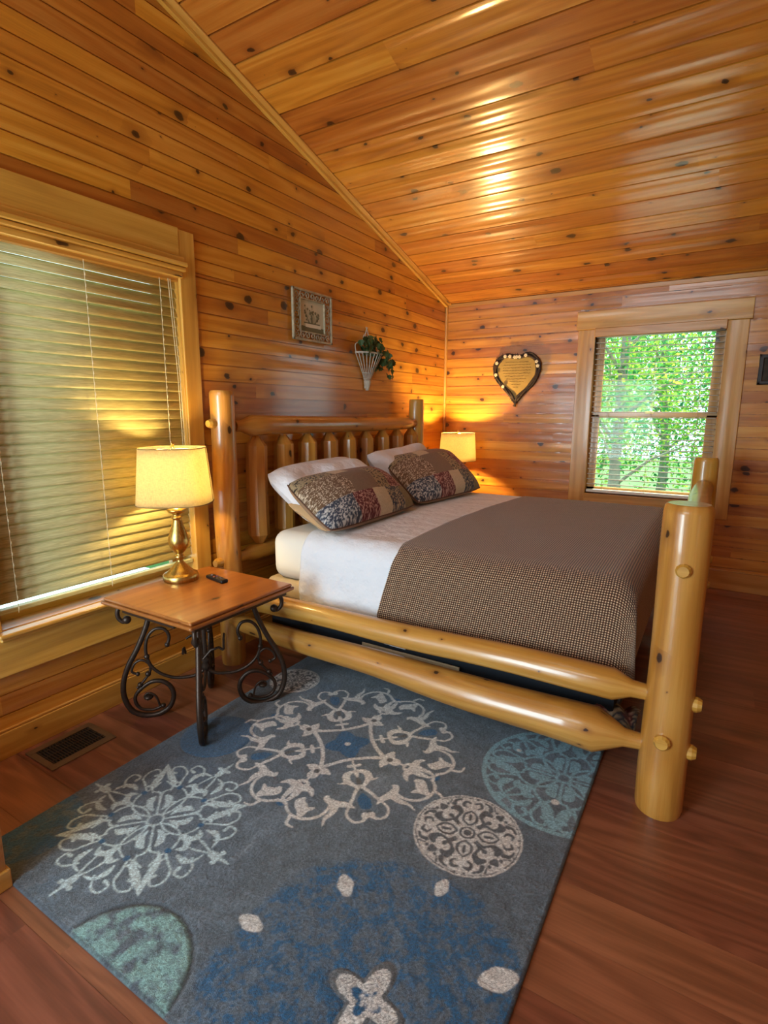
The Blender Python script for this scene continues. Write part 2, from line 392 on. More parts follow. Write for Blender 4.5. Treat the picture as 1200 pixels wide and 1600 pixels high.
# right and near walls (out of frame, closing the room)
g = G()
rows = rowlist(0, 4.45, .178, P_)
planks(g, (ROOMX, 0, 0), (0, 1, 0), (0, 0, 1), (-1, 0, 0), rows, ur_left)
g.box((ROOMX+.006, ROOMY, 0), (ROOMX+T, 0, H0), .3)
struct(g.build('wall_right', M_WALL))
g = G()
planks(g, (0, ROOMY, 0), (1, 0, 0), (0, 0, 1), (0, 1, 0), rows, lambda v, a, b: (0, ROOMX))
g.box((-T, ROOMY-T, 0), (ROOMX+T, ROOMY-.006, 4.4), .3)
struct(g.build('wall_near', M_WALL))
# ceiling
k = math.hypot(1, SL); pit = .1692*k
g = G()
V = Vector((0, -1, SL)).normalized(); Nn = Vector((0, -SL, -1)).normalized()
rows = rowlist(0, -ROOMY*k+.02, .037*k, pit)
planks(g, (0, 0, H0), (1, 0, 0), V, Nn, rows, lambda v, a, b: (0, ROOMX), gap=.0052, depth=.018, maxlen=4.5)
top = [(-T-.4, .4, H0-.108+.03), (ROOMX+T+.4, .4, H0-.108+.03), (ROOMX+T+.4, ROOMY-.3, H0-SL*(ROOMY-.3)+.03), (-T-.4, ROOMY-.3, H0-SL*(ROOMY-.3)+.03)]
g.face(top, None, .3); g.face([(a, b, c+.15) for a, b, c in top][::-1], None, .3)
for i in range(4):
    a, b = top[i], top[(i+1) % 4]; g.face([a, b, (b[0], b[1], b[2]+.15), (a[0], a[1], a[2]+.15)], None, .3)
struct(g.build('ceiling', M_CEIL))
# floor
g = G()
rows = rowlist(0, -ROOMY, .0, .187)
planks(g, (0, 0, 0), (1, 0, 0), (0, -1, 0), (0, 0, 1), rows, lambda v, a, b: (0, ROOMX), gap=.0005, depth=.0010, maxlen=1.3)
g.box((-T, ROOMY-T, -.2), (ROOMX+T, T, -.004), .3)
struct(g.build('floor', M_FLOOR))
# baseboards, corner and ceiling trim
g = G(); g.box((0, ROOMY, 0), (.02, 0, .112)); g.box((0, ROOMY, .112), (.013, 0, .122)); struct(g.build('baseboard_left', M_TRIM, bevel=.003))
g = G(); g.box((.02, -.02, 0), (ROOMX, 0, .15)); g.box((.02, -.013, .15), (ROOMX, 0, .16)); struct(g.build('baseboard_back', M_TRIM, bevel=.003))
g = G(); g.tube([(.008, -.008, .16), (.008, -.008, H0-.01)], .016, 12); struct(g.build('trim_1', M_TRIM))
g = G()
g.bar((.012, 0, H0-.018), (.012, -6.9, H0-.018+6.9*SL), .024, .030); g.bar((.03, 0, H0-.006), (.03, -6.9, H0-.006+6.9*SL), .06, .012)
struct(g.build('trim_2', M_TRIM, bevel=.004))
g = G(); g.box((.03, -.012, H0-.035), (ROOMX, 0, H0-.002)); struct(g.build('trim_3', M_TRIM, bevel=.003))

# ------------------------------------------------------------------ window 2 (back wall)
win = bpy.data.objects.new('window_2', None); COL.objects.link(win); win.location = (1.88, 0, .7); struct(win)
x0, x1, z0, z1 = W2
g = G()
g.box((x0-.135, -.02, z0-.13), (x0+.005, -.0, z1), .6); g.box((x1-.005, -.02, z0-.13), (x1+.14, 0, z1), .5)
g.box((x0-.15, -.028, z1), (x1+.155, 0, z1+.15), .7); g.box((x0, -.02, z0-.13), (x1, 0, z0), .6)
g.box((x0, 0, z0-.012), (x1, T, z0), .6); g.box((x0, 0, z1), (x1, T, z1+.01), .5)
g.box((x0-.01, -.0, z0), (x0, T, z1), .5); g.box((x1, 0, z0), (x1+.01, T, z1), .5)
g.build('window_casing', M_TRIM, win, bevel=.004)
g = G()
g.box((x0, .065, 1.37), (x1, .10, 1.415), .3)
g.box((x0, .085, 1.39), (x0+.07, .12, z1-.005), .3); g.box((x1-.075, .085, 1.39), (x1, .12, z1-.005), .3); g.box((x0, .085, z1-.06), (x1, .12, z1), .3)
g.box((x0, .065, z0), (x0+.068, .10, 1.39), .3); g.box((x1-.08, .065, z0), (x1, .10, 1.39), .3); g.box((x0, .065, z0), (x1, .10, z0+.055), .3)
g.build('window_sash', M_TRIM, win, bevel=.003)
g = G(); g.box((x0+.005, .1, 1.39), (x1-.005, .104, z1-.01)); g.box((x0+.005, .08, z0+.01), (x1-.005, .084, 1.40)); g.build('pane', M_GLASS, win)
g = G(); g.box((1.83, .055, 1.40), (1.90, .07, 1.42)); g.build('sash_lock', M_BRASS, win, bevel=.003)
# blind 2
bl = thing('window_blind', 'open slatted blind letting green daylight through on the back wall window', 'blind', (1.88, .03, 2.1))
g = G()
zc = 2.035
while zc > .745:
    P = [[(x0+.012, .006+.05*j/4, zc+.0025*math.sin(PI*j/4)) for j in range(5)], [(x1-.012, .006+.05*j/4, zc+.0025*math.sin(PI*j/4)) for j in range(5)]]
    g.grid(P); zc -= .0447
g.build('slats', M_SLATW, bl, solid=.0042)
g = G(); g.box((x0+.01, .003, .712), (x1-.01, .057, .735), .5); g.build('bottom_rail', M_SLATW, bl, bevel=.004)
g = G(); g.box((x0+.003, -.045, 2.035), (x1-.004, -.03, 2.105), .3); g.box((x0+.003, -.04, 2.10), (x1-.004, .05, 2.107), .3)
g.box((x0+.003, -.032, 2.045), (x0+.012, .0, 2.10), .3); g.box((x1-.012, -.032, 2.045), (x1-.004, .0, 2.10), .3)
g.build('valance', M_TRIM, bl, bevel=.004)
g = G()
for xx in (x0+.14, 1.88, x1-.14):
    for yy in (.004, .058): g.tube([(xx, yy, .72), (xx, yy, 2.04)], .0012, 5)
g.tube([(x0+.05, -.002, 2.05), (x0+.047, -.002, 1.25)], .0015, 5)
g.build('cords', M_CORD, bl)

# ------------------------------------------------------------------ window 1 (left wall)
win = bpy.data.objects.new('window_1', None); COL.objects.link(win); win.location = (0, -3.62, .53); struct(win)
y0, y1, z0, z1 = W1
g = G()
g.box((0, y1-.004, z0-.0), (.02, y1+.095, z1+.18), .75); g.box((0, y0-.095, z0-.0), (.02, y0+.004, z1+.18), .7)
g.box((0, y0-.13, z1), (.022, y1+.0, z1+.185), .95)
g.box((0, y0-.11, .345), (.02, y1+.095, z0-.02), .75)
g.box((-T, y0, z0-.02), (.0, y1, z0-.001), .6)
g.box((-T, y1, z0), (0, y1+.01, z1), .6); g.box((-T, y0-.01, z0), (0, y0, z1), .6); g.box((-T, y0, z1), (0, y1, z1+.01), .5)
g.build('window_casing', M_TRIM, win, bevel=.004)
g = G(); g.box((-.02, y0-.02, z0-.022), (.052, y1+.03, z0-.004), .6); g.box((0, y0-.01, z0-.04), (.036, y1+.02, z0-.022), .6); g.build('window_sill', M_TRIM, win, bevel=.006, seg=3)
g = G()
g.box((0, y0-.13, z1-.02), (.045, y1+.02, z1+.0), .8); g.box((0, y0-.13, z1), (.06, y1+.02, z1+.022), .9); g.box((0, y0-.13, z1+.022), (.04, y1+.015, z1+.05), .8); g.box((0, y0-.13, z1-.05), (.03, y1+.01, z1-.02), .8)
g.build('window_cornice', M_TRIM, win, bevel=.007, seg=3)
g = G(); f_ = -.145
for a in (((y0, z0), (y0+.06, z1)), ((y1-.06, z0), (y1, z1)), ((y0, z0), (y1, z0+.03)), ((y0, z1-.06), (y1, z1)), ((y0, 1.30), (y1, 1.35))):
    g.box((f_, a[0][0], a[0][1]), (f_+.03, a[1][0], a[1][1]), .4)
g.build('window_sash', M_TRIM, win)
g = G(); g.box((-.134, y0+.01, z0+.01), (-.130, y1-.01, z1-.01)); g.build('pane', M_GLASS, win)
bl = thing('window_blind', 'closed cream wooden slat blind behind the brass lamp', 'blind', (-.03, -3.62, 2.1))
g = G(); zc = 2.035; i = 0; ya, yb = y0+.008, y1-.004
xc = -.03
while zc > .625:
    th = math.radians(77 if i not in (1, 3) else 64)
    w_ = .051; P = []
    for yy in (ya, yb):
        row = []
        for j in range(7):
            t = j/6-.5; cr = .004*(1-4*t*t)
            # upper edge leans away from the room
            x = xc - math.cos(th)*w_*t + math.sin(th)*cr; z = zc + math.sin(th)*w_*t + math.cos(th)*cr
            row.append((x, yy+random.uniform(-.001, .001), z))
        P.append(row)
    g.grid(P); zc -= .0459; i += 1
g.build('slats', M_SLAT, bl, solid=.0026)
g = G(); g.box((xc-.02, ya, .592), (xc+.018, yb, .612), .5); g.build('bottom_rail', M_SLAT, bl, bevel=.004)
g = G(); g.box((xc-.03, ya, 2.045), (xc+.032, yb, 2.105), .35); g.build('head_rail', M_TRIM, bl, bevel=.003)
g = G()
for yy in (-4.03, -3.62, -3.245):
    g.tube([(xc+.03, yy, .59), (xc+.03, yy, 2.05)], .0013, 5)
    for q in range(31): g.sphere((xc+.031, yy+.002, .60+.0459*q+.01), .0035, 6, 4, sc=(.5, .7, 2.2))
g.build('ladder_cords', M_CORD, bl)
g = G()
for dy in (0, .012): g = G(); g.tube([(xc+.035, -3.20+dy, 2.05), (xc+.045, -3.185+dy, 1.6), (xc+.047, -3.18+dy, 1.15)], .0016, 5); g.build('pull_cord', M_CORD, bl)
for yy, zt in ((-4.105, 1.34), (-4.085, .92)): g = G(); g.tube([(xc+.04, yy, 2.05), (xc+.04, yy, zt)], .0012, 5); g.build('pull_cord', M_CORD, bl)
for yy, zt in ((-4.100, 1.34), (-4.085, .92)):
    g = G(); g.lathe([(.002, .02), (.007, .014), (.006, -.002), (.010, -.012), (.010, -.024), (.004, -.028)], (xc+.042, yy, zt), 12)
    g.build('tassel', M_TRIM, bl)

# added door and window casings on the closed near wall, framing the fill lights
def added_casing(name, lo, hi, axis):
    w3 = bpy.data.objects.new(name, None); COL.objects.link(w3); w3.location = lo; struct(w3)
    g = G(); t = .09
    if axis == 'x':
        X, (ya, za), (yb, zb) = lo[0], lo[1:], hi[1:]
        for a, b in (((ya-t, za-t), (ya, zb+t)), ((yb, za-t), (yb+t, zb+t)), ((ya, za-t), (yb, za)), ((ya, zb), (yb, zb+t)), ((ya, (za+zb)/2-.02), (yb, (za+zb)/2+.02))):
            g.box((X, a[0], a[1]), (X+.02, b[0], b[1]), .6)
    else:
        Y = lo[1]
        for a, b in (((lo[0]-t, lo[2]-t), (lo[0], hi[2]+t)), ((hi[0], lo[2]-t), (hi[0]+t, hi[2]+t)), ((lo[0], lo[2]-t), (hi[0], lo[2])), ((lo[0], hi[2]), (hi[0], hi[2]+t))):
            g.box((a[0], Y, a[1]), (b[0], Y+.02, b[1]), .6)
    g.build('window_casing', M_TRIM, w3, bevel=.003)
added_casing('added_frame_low', (.2, ROOMY, .1), (1.24, ROOMY, 2.05), 'y')
added_casing('added_frame_high', (.58, ROOMY, 2.62), (2.62, ROOMY, 3.78), 'y')

# ------------------------------------------------------------------ log bed
bed = thing('log_bed', 'honey-coloured peeled log bed frame with tall headboard and footboard', 'bed', (1.2, -1.95, 0))
def log(pts, rad, name, parent, n=20, wob=.02, tone=None, smooth=True):
    P = []; R = []
    for i in range(len(pts)-1):
        a, b = Vector(pts[i]), Vector(pts[i+1]); L = (b-a).length; m = max(1, int(L/.12))
        for q in range(m):
            t = q/m; P.append(a.lerp(b, t)); R.append(rad[i]*(1-t)+rad[i+1]*t)
    P.append(Vector(pts[-1])); R.append(rad[-1])
    if wob and len(P) > 6:
        ph = random.random()*6
        d = (P[-1]-P[0]).normalized(); s1 = d.orthogonal().normalized(); s2 = d.cross(s1)
        for i in range(2, len(P)-2):
            P[i] = P[i]+s1*.003*math.sin(i*.8+ph)+s2*.003*math.cos(i*.65+ph); R[i] *= 1+.02*math.sin(i*1.1+ph)
    g = G(); g.tube(P, R, n, tone=tone, wob=wob*.5, smooth=smooth); return g.build(name, M_LOG, parent)
def peg(c, d, r, parent, L=.03):
    c = Vector(c); d = Vector(d).normalized()
    g = G(); g.tube([c, c+d*(L*.65), c+d*L], [r, r, r*.72], 12, tone=.9, smooth=False); return g.build('tenon_peg', M_LOG, parent)
def post(name, x, y, r, h, sgn):
    e = log([(x, y, 0), (x, y, .02), (x, y, h-.03), (x, y, h-.008), (x, y, h)], [r*.97, r*1.03, r*.97, r*.93, r*.82], name, bed, 24, .018)
    return e
YN, YF = -3.02, -.85
hp = []
for y, s in ((YN, -1), (YF, 1)):
    p = post('headboard_post', .14, y, .066, 1.515, s); hp.append(p)
    peg((.14, y+s*.055, 1.345), (0, s, 0), .024, p, .045); peg((.14, y+s*.055, .60), (0, s, 0), .026, p, .045)
for y, s in ((YN-.03, -1), (YF+.0, 1)):
    p = post('footboard_post', 2.33, y, .076, 1.118, s)
    peg((2.335, y+s*.066, .91), (0, s, 0), .024, p, .028); peg((2.325, y+s*.066, .30), (0, s, 0), .027, p, .028)
    for z in (.43, .25): peg((2.39, y, z), (1, 0, 0), .027, p, .04)
ye = .07
log([(.15, YN+ye, 1.33), (.15, YN+ye+.05, 1.33), (.15, YN+ye+.12, 1.33), (.15, YF-ye-.1, 1.312), (.15, YF-ye-.04, 1.312), (.15, YF-ye+.02, 1.312)], [.03, .032, .056, .048, .03, .03], 'headboard_rail', bed)
log([(.15, YN+.05, .605), (.15, YN+.11, .605), (.15, YN+.16, .605), (.15, YF-.14, .605), (.15, YF-.05, .605)], [.03, .032, .046, .046, .03], 'headboard_rail', bed)
for k in range(9):
    y = -2.775+.2285*k
    log([(.135, y, .62), (.135, y, .645), (.135, y, .70), (.135, y, 1.215), (.135, y, 1.268), (.135, y, 1.30)], [.022, .026, .064, .060, .022, .018], 'spindle', bed, 8, .03, smooth=False)
for z, r in ((.92, .062), (.31, .07)):
    log([(2.33, YN, z), (2.33, YN+.05, z), (2.33, YN+.12, z), (2.33, YF-.12, z), (2.33, YF-.05, z), (2.33, YF, z)], [.028, .03, r, r*.92, .03, .028], 'footboard_rail', bed)
for y, s in ((-3.05, 1), (YF, -1)):
    log([(.14, y, .40), (.20, y, .405), (.27, y, .41), (2.15, y, .435), (2.21, y, .432), (2.27, y, .432)], [.026, .028, .05, .058, .032, .028], 'side_rail', bed)
    log([(.14, y, .265), (.20, y, .262), (.27, y, .26), (2.10, y, .232), (2.20, y, .235), (2.27, y, .238)], [.026, .028, .046, .085, .034, .028], 'side_rail', bed)
for x in (.55, 1.56):
    log([(x, -2.97, .215), (x, -.95, .215)], [.035, .035], 'support_log', bed, 10, 0)
    for y in (-2.7, -1.95, -1.2): log([(x, y, .013), (x, y, .19)], [.035, .035], 'support_leg', bed, 10, 0)

# ------------------------------------------------------------------ bedding
def rbox(lo, hi, r, n=5, sag=0):
    """rounded box surface as grid of rings via superellipse in xy, rounded top/bottom"""
    g = G(); cx, cy = (lo[0]+hi[0])/2, (lo[1]+hi[1])/2; hx, hy = (hi[0]-lo[0])/2, (hi[1]-lo[1])/2
    rings = []
    def ring(ins, z):
        pts = []
        rr = max(r-ins, .004); ax, ay = hx-ins, hy-ins
        for q, (sx, sy, a0) in enumerate(((1, 1, 0), (-1, 1, PI/2), (-1, -1, PI), (1, -1, 1.5*PI))):
            ccx, ccy = cx+sx*(ax-rr), cy+sy*(ay-rr)
            for j in range(n+1):
                a = a0+PI/2*j/n; pts.append((ccx+rr*math.cos(a), ccy+rr*math.sin(a), z))
        return pts
    for j in range(n+1):
        a = PI/2*j/n; rings.append(ring(r*(1-math.sin(a)), lo[2]+r*(1-math.cos(a))))
    for j in range(n+1):
        a = PI/2*j/n; rings.append(ring(r*(1-math.cos(a)), hi[2]-r*(1-math.sin(a))))
    g.grid(rings, lambda i, j: (i*.05, j*.05), .5, True, wrap=True)
    g.face(rings[0][::-1], None, .5); g.face(rings[-1], None, .5)
    return g
MX0, MX1, MY0, MY1, MZ = .36, 2.17, -2.93, -1.0, .775
sp = rbox((.32, MY0+.006, .40), (MX1-.01, MY1, .51), .03).build('box_spring', M_SPRING)
tag(sp, 'cream box spring under the white mattress', 'box spring')
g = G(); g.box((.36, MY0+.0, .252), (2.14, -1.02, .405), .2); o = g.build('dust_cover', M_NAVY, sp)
mt = rbox((MX0, MY0, .508), (MX1, MY1, MZ), .07).build('mattress', M_FIT)
tag(mt, 'thick mattress in a white fitted sheet on the log bed', 'mattress')

def vnoise(x, y, s, seed):
    r = np.random.default_rng(seed).random((64, 64)); xs, ys = x*s, y*s
    i, j = np.floor(xs).astype(int), np.floor(ys).astype(int); fx, fy = xs-i, ys-j
    fx = fx*fx*(3-2*fx); fy = fy*fy*(3-2*fy); q = lambda a, b: r[a % 64, b % 64]
    return (q(i, j)*(1-fx)+q(i+1, j)*fx)*(1-fy)+(q(i, j+1)*(1-fx)+q(i+1, j+1)*fx)*fy
def fbm(x, y, s, seed, o=4):
    t = 0; a = 1; n = 0
    for k in range(o): t = t+a*vnoise(x+k*7.3, y-k*3.1, s*2**k, seed+k); n += a; a *= .55
    return t/n
def sc1(f, *a): return float(f(np.array(a[0]), np.array(a[1]), *a[2:]))
def cross(t, off, zn, zf, r=.10):
    """t metres of cloth from the near hem, up, over and down the far side -> (y,z)"""
    yn, yf, zt = MY0-off, MY1+off, MZ+off
    L1 = zt-r-zn; La = PI/2*r; L2 = (yf-r)-(yn+r)
    if t < L1: return yn, zn+t
    t -= L1
    if t < La: a = t/r; return yn+r-r*math.cos(a), zt-r+r*math.sin(a)
    t -= La
    if t < L2: return yn+r+t, zt+.018*math.sin(PI*t/L2)
    t -= L2
    if t < La: a = t/r; return yf-r+r*math.sin(a), zt-r+r*math.cos(a)
    return yf, zt-r-(t-La)
def clen(off, zn, zf, r=.10): return (MZ+off-r-zn)+PI*r+(MY1-MY0+2*off-2*r)+(MZ+off-r-zf)
# top sheet
g = G(); off = .008; zn, zf = .30, .45; Lc = clen(off, zn, zf)
nt_, ns = 190, 70; P = []
for i in range(ns+1):
    s = i/ns; row = []
    for j in range(nt_+1):
        t = Lc*j/nt_; y, z = cross(t, off, zn, zf)
        side = max(0, min(1, (MZ-.02-z)/.25)) if y < -2 else 0
        xa = .60+.0*t-side*.03; xb = 1.26-side*.04+.0*t
        x = xa+(xb-xa)*s
        nz = sc1(fbm, x*1.0, t*.7, 7, 3)-.5; nz2 = sc1(fbm, x+.6*t, t*.25, 14, 9)-.5
        d = .012*nz*(.35+side)+.010*nz2*(.4+side*.9)
        if y < MY0: y -= abs(d)*1.2+side*.006*(1+math.sin(x*17+z*4))
        else: z += d*.5+.003
        if z < .5: z += (.05*(1-s))*max(0, (.5-z)/.2)
        row.append((x, y, z))
    P.append(row)
g.grid(P, lambda i, j: (i*.01, j*.01)); o = g.build('top_sheet', M_WHITE, solid=.003); tag(o, 'rumpled white top sheet folded over beside the brown blanket', 'sheet')
# blanket
g = G(); off = .017; zn, zf = .425, .45; Lc = clen(off, zn, zf); nt_, ns = 200, 120; P = []; R = .09; FX = MX1+.018
Ltot = (FX-R-1.17)+PI/2*R+.26
tt = [Lc*j/nt_ for j in range(nt_+1)]; ss = [Ltot*i/ns for i in range(ns+1)]
for s in ss:
    row = []
    for t in tt:
        y, z = cross(t, off, zn, zf, .11)
        side = max(0, min(1, (MZ-.02-z)/.3)) if y < -2 else 0
        x = 1.17-.10*side*(1-s/Ltot)-.02*math.sin(t*2.2)*(1-s/Ltot)+s; drop = 0
        e = x-(FX-R)
        if e > 0:
            if e < PI/2*R: a = e/R; x = FX-R+R*math.sin(a); drop = R*(1-math.cos(a))
            else: x = FX; drop = R+(e-PI/2*R)
        sd = MZ+off-z; k = min(max(sd, 0), drop)
        z2 = z-drop
        if y < -2: y -= .012*side+k*.05*(1+math.sin(drop*20))
        x += k*.10
        nz = sc1(fbm, x, t, 3, 21)-.5
        z2 += .012*nz; y -= .012*side*abs(nz)*2
        row.append((x, y, max(z2, zn-.01+.004*math.sin(x*9))))
    P.append(row)
g.grid(P, lambda i, j: (ss[i], tt[j]))
def blanket_mat():
    m, nt, b = newmat('waffle_weave_blanket')
    sep = nd(nt, 'ShaderNodeSeparateXYZ', {0: nd(nt, 'ShaderNodeUVMap').outputs[0]}).outputs
    K = 2*PI/.0096
    nz = nd(nt, 'ShaderNodeTexNoise', {'Vector': uvs(nt, 60, 60), 'Scale': 1.0}).outputs[0]
    wob = math_(nt, 'MULTIPLY', nz, 1.2)
    a = math_(nt, 'MULTIPLY_ADD', math_(nt, 'SINE', math_(nt, 'ADD', math_(nt, 'MULTIPLY', sep[0], K), wob)), .5, .5)
    c = math_(nt, 'MULTIPLY_ADD', math_(nt, 'SINE', math_(nt, 'ADD', math_(nt, 'MULTIPLY', sep[1], K), wob)), .5, .5)
    h = math_(nt, 'MULTIPLY', a, c); hs = math_(nt, 'MULTIPLY', math_(nt, 'ADD', a, c), .5)
    col = ramp(nt, math_(nt, 'ADD', math_(nt, 'MULTIPLY', h, .7), math_(nt, 'MULTIPLY', hs, .3)), [(.12, lin(62, 42, 32)), (.45, lin(138, 104, 80)), (.9, lin(232, 198, 160))])
    nt.links.new(col, b.inputs['Base Color']); b.inputs['Roughness'].default_value = .9; b.inputs['Specular IOR Level'].default_value = .1; b.inputs['Sheen Weight'].default_value = .3
    nt.links.new(nd(nt, 'ShaderNodeBump', {'Strength': .7, 'Distance': .003, 'Height': h}).outputs[0], b.inputs['Normal'])
    return m
o = g.build('waffle_blanket', blanket_mat(), solid=.006); tag(o, 'brown waffle weave blanket over the foot half of the bed', 'blanket')

# pillows
def pillow_pts(A, B, Cn, thick, nu=40, nv=28, lump=0, seed=3, edge=2.6, ear=.06, rc=0.0):
    """A near-bottom, B far-bottom, Cn near-top corners"""
    A, B, Cn = Vector(A), Vector(B), Vector(Cn); U = B-A; Vv = Cn-A; N = U.cross(Vv).normalized()
    if N.z < 0: N = -N
    front, back = [], []
    for i in range(nu+1):
        fr, bk = [], []
        for j in range(nv+1):
            u, v = i/nu, j/nv; a, b = 2*u-1, 2*v-1
            # pinch the edges between the pointed corners
            pu = 1-ear*(1-abs(b)**2.2) if abs(a) > 0 else 1; pv = 1-ear*(1-abs(a)**2.2)
            aa, bb = a*(1-ear*(1-b*b)-rc*abs(b)**6), b*(1-ear*(1-a*a)-rc*abs(a)**6)
            h = max(0, (1-abs(a)**edge))**.46*max(0, (1-abs(b)**edge))**.46*thick/2
            nz = (float(vnoise(np.array(u*1.3+seed), np.array(v*1.1), 3, seed))-.5)*lump
            c = A+U*(aa+1)/2+Vv*(bb+1)/2
            fr.append(c+N*(h*(1+nz)+.0015)); bk.append(c-N*(h*.8+.0015))
        front.append(fr); back.append(bk)
    return front, back
def pillow(name, mat, A, B, Cn, thick, parent=None, col=None, **kw):
    f, b = pillow_pts(A, B, Cn, thick, **kw); g = G(); nu, nv = len(f)-1, len(f[0])-1
    g.grid(f, lambda i, j: (i/nu, j/nv)); g.grid([r[::-1] for r in b], lambda i, j: (i/nu, 1-j/nv))
    per = lambda P: [P[i][0] for i in range(nu)]+[P[nu][j] for j in range(nv)]+[P[i][nv] for i in range(nu, 0, -1)]+[P[0][j] for j in range(nv, 0, -1)]
    g.grid([per(f), per(b)], None, .5, True, wrap=True)
    cols = None
    if col is not None:
        cols = []
        for i in range(nu+1):
            for j in range(nv+1): cols.append(col(i/nu, j/nv))
        while len(cols) < len(g.v): cols.append(lin(150, 120, 90))
    return g.build(name, mat, parent, col=cols)
M_SHAM = vcol('patchwork_cotton', .9, 120, .4, .15)
def patch_fn(shift):
    ST = {'dots': ((112, 88, 66), (214, 200, 176)), 'plain': ((122, 102, 84), (134, 114, 94)), 'leaf': ((158, 140, 108), (50, 44, 38)), 'red': ((96, 34, 38), (190, 150, 140)),
          'blue': ((58, 66, 82), (200, 200, 196)), 'cream': ((200, 186, 158), (186, 170, 140)), 'navyfl': ((56, 62, 74), (176, 160, 132)), 'olive': ((116, 104, 74), (150, 134, 92)), 'mauve': ((126, 100, 84), (150, 120, 100))}
    rowsP = [[('blue', .30), ('red', .52), ('cream', .68), ('navyfl', .86), ('olive', 9.0)],
             [('dots', .34), ('plain', .60), ('leaf', .76), ('red', .92), ('navyfl', 9.0)],
             [('leaf', .34), ('cream', .48), ('mauve', .80), ('red', .9), ('dots', 9.0)]]
    r = np.random.default_rng(5+shift)
    pts = r.random((900, 2))
    def f(u, v):
        q = rowsP[0] if v < .30 else rowsP[1] if v < .74 else rowsP[2]
        u2 = u+.02*math.sin(v*9)
        st = next(s for s, e in q if u2 < e); a, b = ST[st]
        n = float(fbm(np.array(u*3.0+shift), np.array(v*2.0), 34, 31)); n2 = float(vnoise(np.array(u*1.6), np.array(v), 110 if st == 'dots' else 64, 77))
        k = 0
        if st in ('dots',): k = 1 if n2 > .68 else 0
        elif st in ('leaf',): k = 1 if n2 > .64 else 0
        elif st in ('blue', 'red', 'navyfl'): k = min(1, max(0, (n-.50)*8))
        else: k = n*.6
        la, lb = lin(*a), lin(*b); return tuple(la[i]*(1-k)+lb[i]*k for i in range(3))+(1,)
    return f
o = pillow('white_pillow', M_WHITE, (.64, -2.89, .82), (.60, -2.02, .85), (.285, -2.90, 1.08), .24, lump=.9, seed=4, ear=.03, rc=.09); tag(o, 'white pillow leaning on the headboard nearest the brass lamp', 'pillow', )
o = pillow('white_pillow', M_WHITE, (.56, -1.90, .85), (.55, -1.06, .85), (.275, -1.88, 1.12), .26, lump=.9, seed=9, ear=.03, rc=.08); tag(o, 'white pillow mostly hidden behind the farther patchwork sham', 'pillow')
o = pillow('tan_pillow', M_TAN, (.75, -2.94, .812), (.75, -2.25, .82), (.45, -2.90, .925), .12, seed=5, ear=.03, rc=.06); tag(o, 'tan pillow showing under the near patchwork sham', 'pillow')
def sham(A, B, Cn, th, label, sh):
    o = pillow('patchwork_sham', M_SHAM, A, B, Cn, th, nu=190, nv=130, col=patch_fn(sh), lump=.35, seed=12+sh, ear=.0, rc=.045, edge=2.4)
    tag(o, label, 'pillow sham')
    f, b = pillow_pts(A, B, Cn, th, 40, 28, seed=12+sh, ear=.0, rc=.045, edge=2.4)
    ring = [f[i][0] for i in range(40)]+[f[40][j] for j in range(28)]+[f[i][28] for i in range(40, 0, -1)]+[f[0][j] for j in range(28, -1, -1)]
    g = G(); g.tube(ring, .0045, 6, False); g.build('piping', plain('brown_piping', (96, 66, 50), .9), o)
sham((.80, -2.97, .825), (.82, -2.11, .835), (.42, -2.87, 1.03), .23, 'patchwork pillow sham nearest the brass lamp', 0)
sham((.80, -2.05, .835), (.86, -1.11, .83), (.37, -1.80, 1.08), .23, 'patchwork pillow sham on the far side of the bed', 3)

# under the foot of the bed
g = G()
P = []
for i in range(25):
    row = []
    for j in range(17):
        u, v = i/24, j/16; x = 2.0+.22*u; y = -2.99+.22*v
        z = .20+.06*math.sin(PI*u)*math.sin(PI*min(1, v+.15))+.012*math.sin(u*17+v*5)
        row.append((x, y, z))
    P.append(row)
g.grid(P); f2 = patch_fn(1); o = g.build('folded_quilt', M_SHAM, solid=.02, col=[f2(i/24, j/16) for i in range(25) for j in range(17)]); tag(o, 'bunched patchwork quilt behind the lower side rail at the foot', 'quilt')
g = G(); g.bar((.98, -2.955, .262), (1.50, -2.955, .262), .006, .05); o = g.build('cloth_flap', M_SPRING); tag(o, 'loose pale cloth flap hanging between the side rails', 'cloth')
g = G(); g.bar((1.60, -2.96, .235), (1.90, -2.955, .225), .012, .055); o = g.build('wooden_slat', M_TRIM); tag(o, 'short tan wooden slat between the side rails', 'slat')

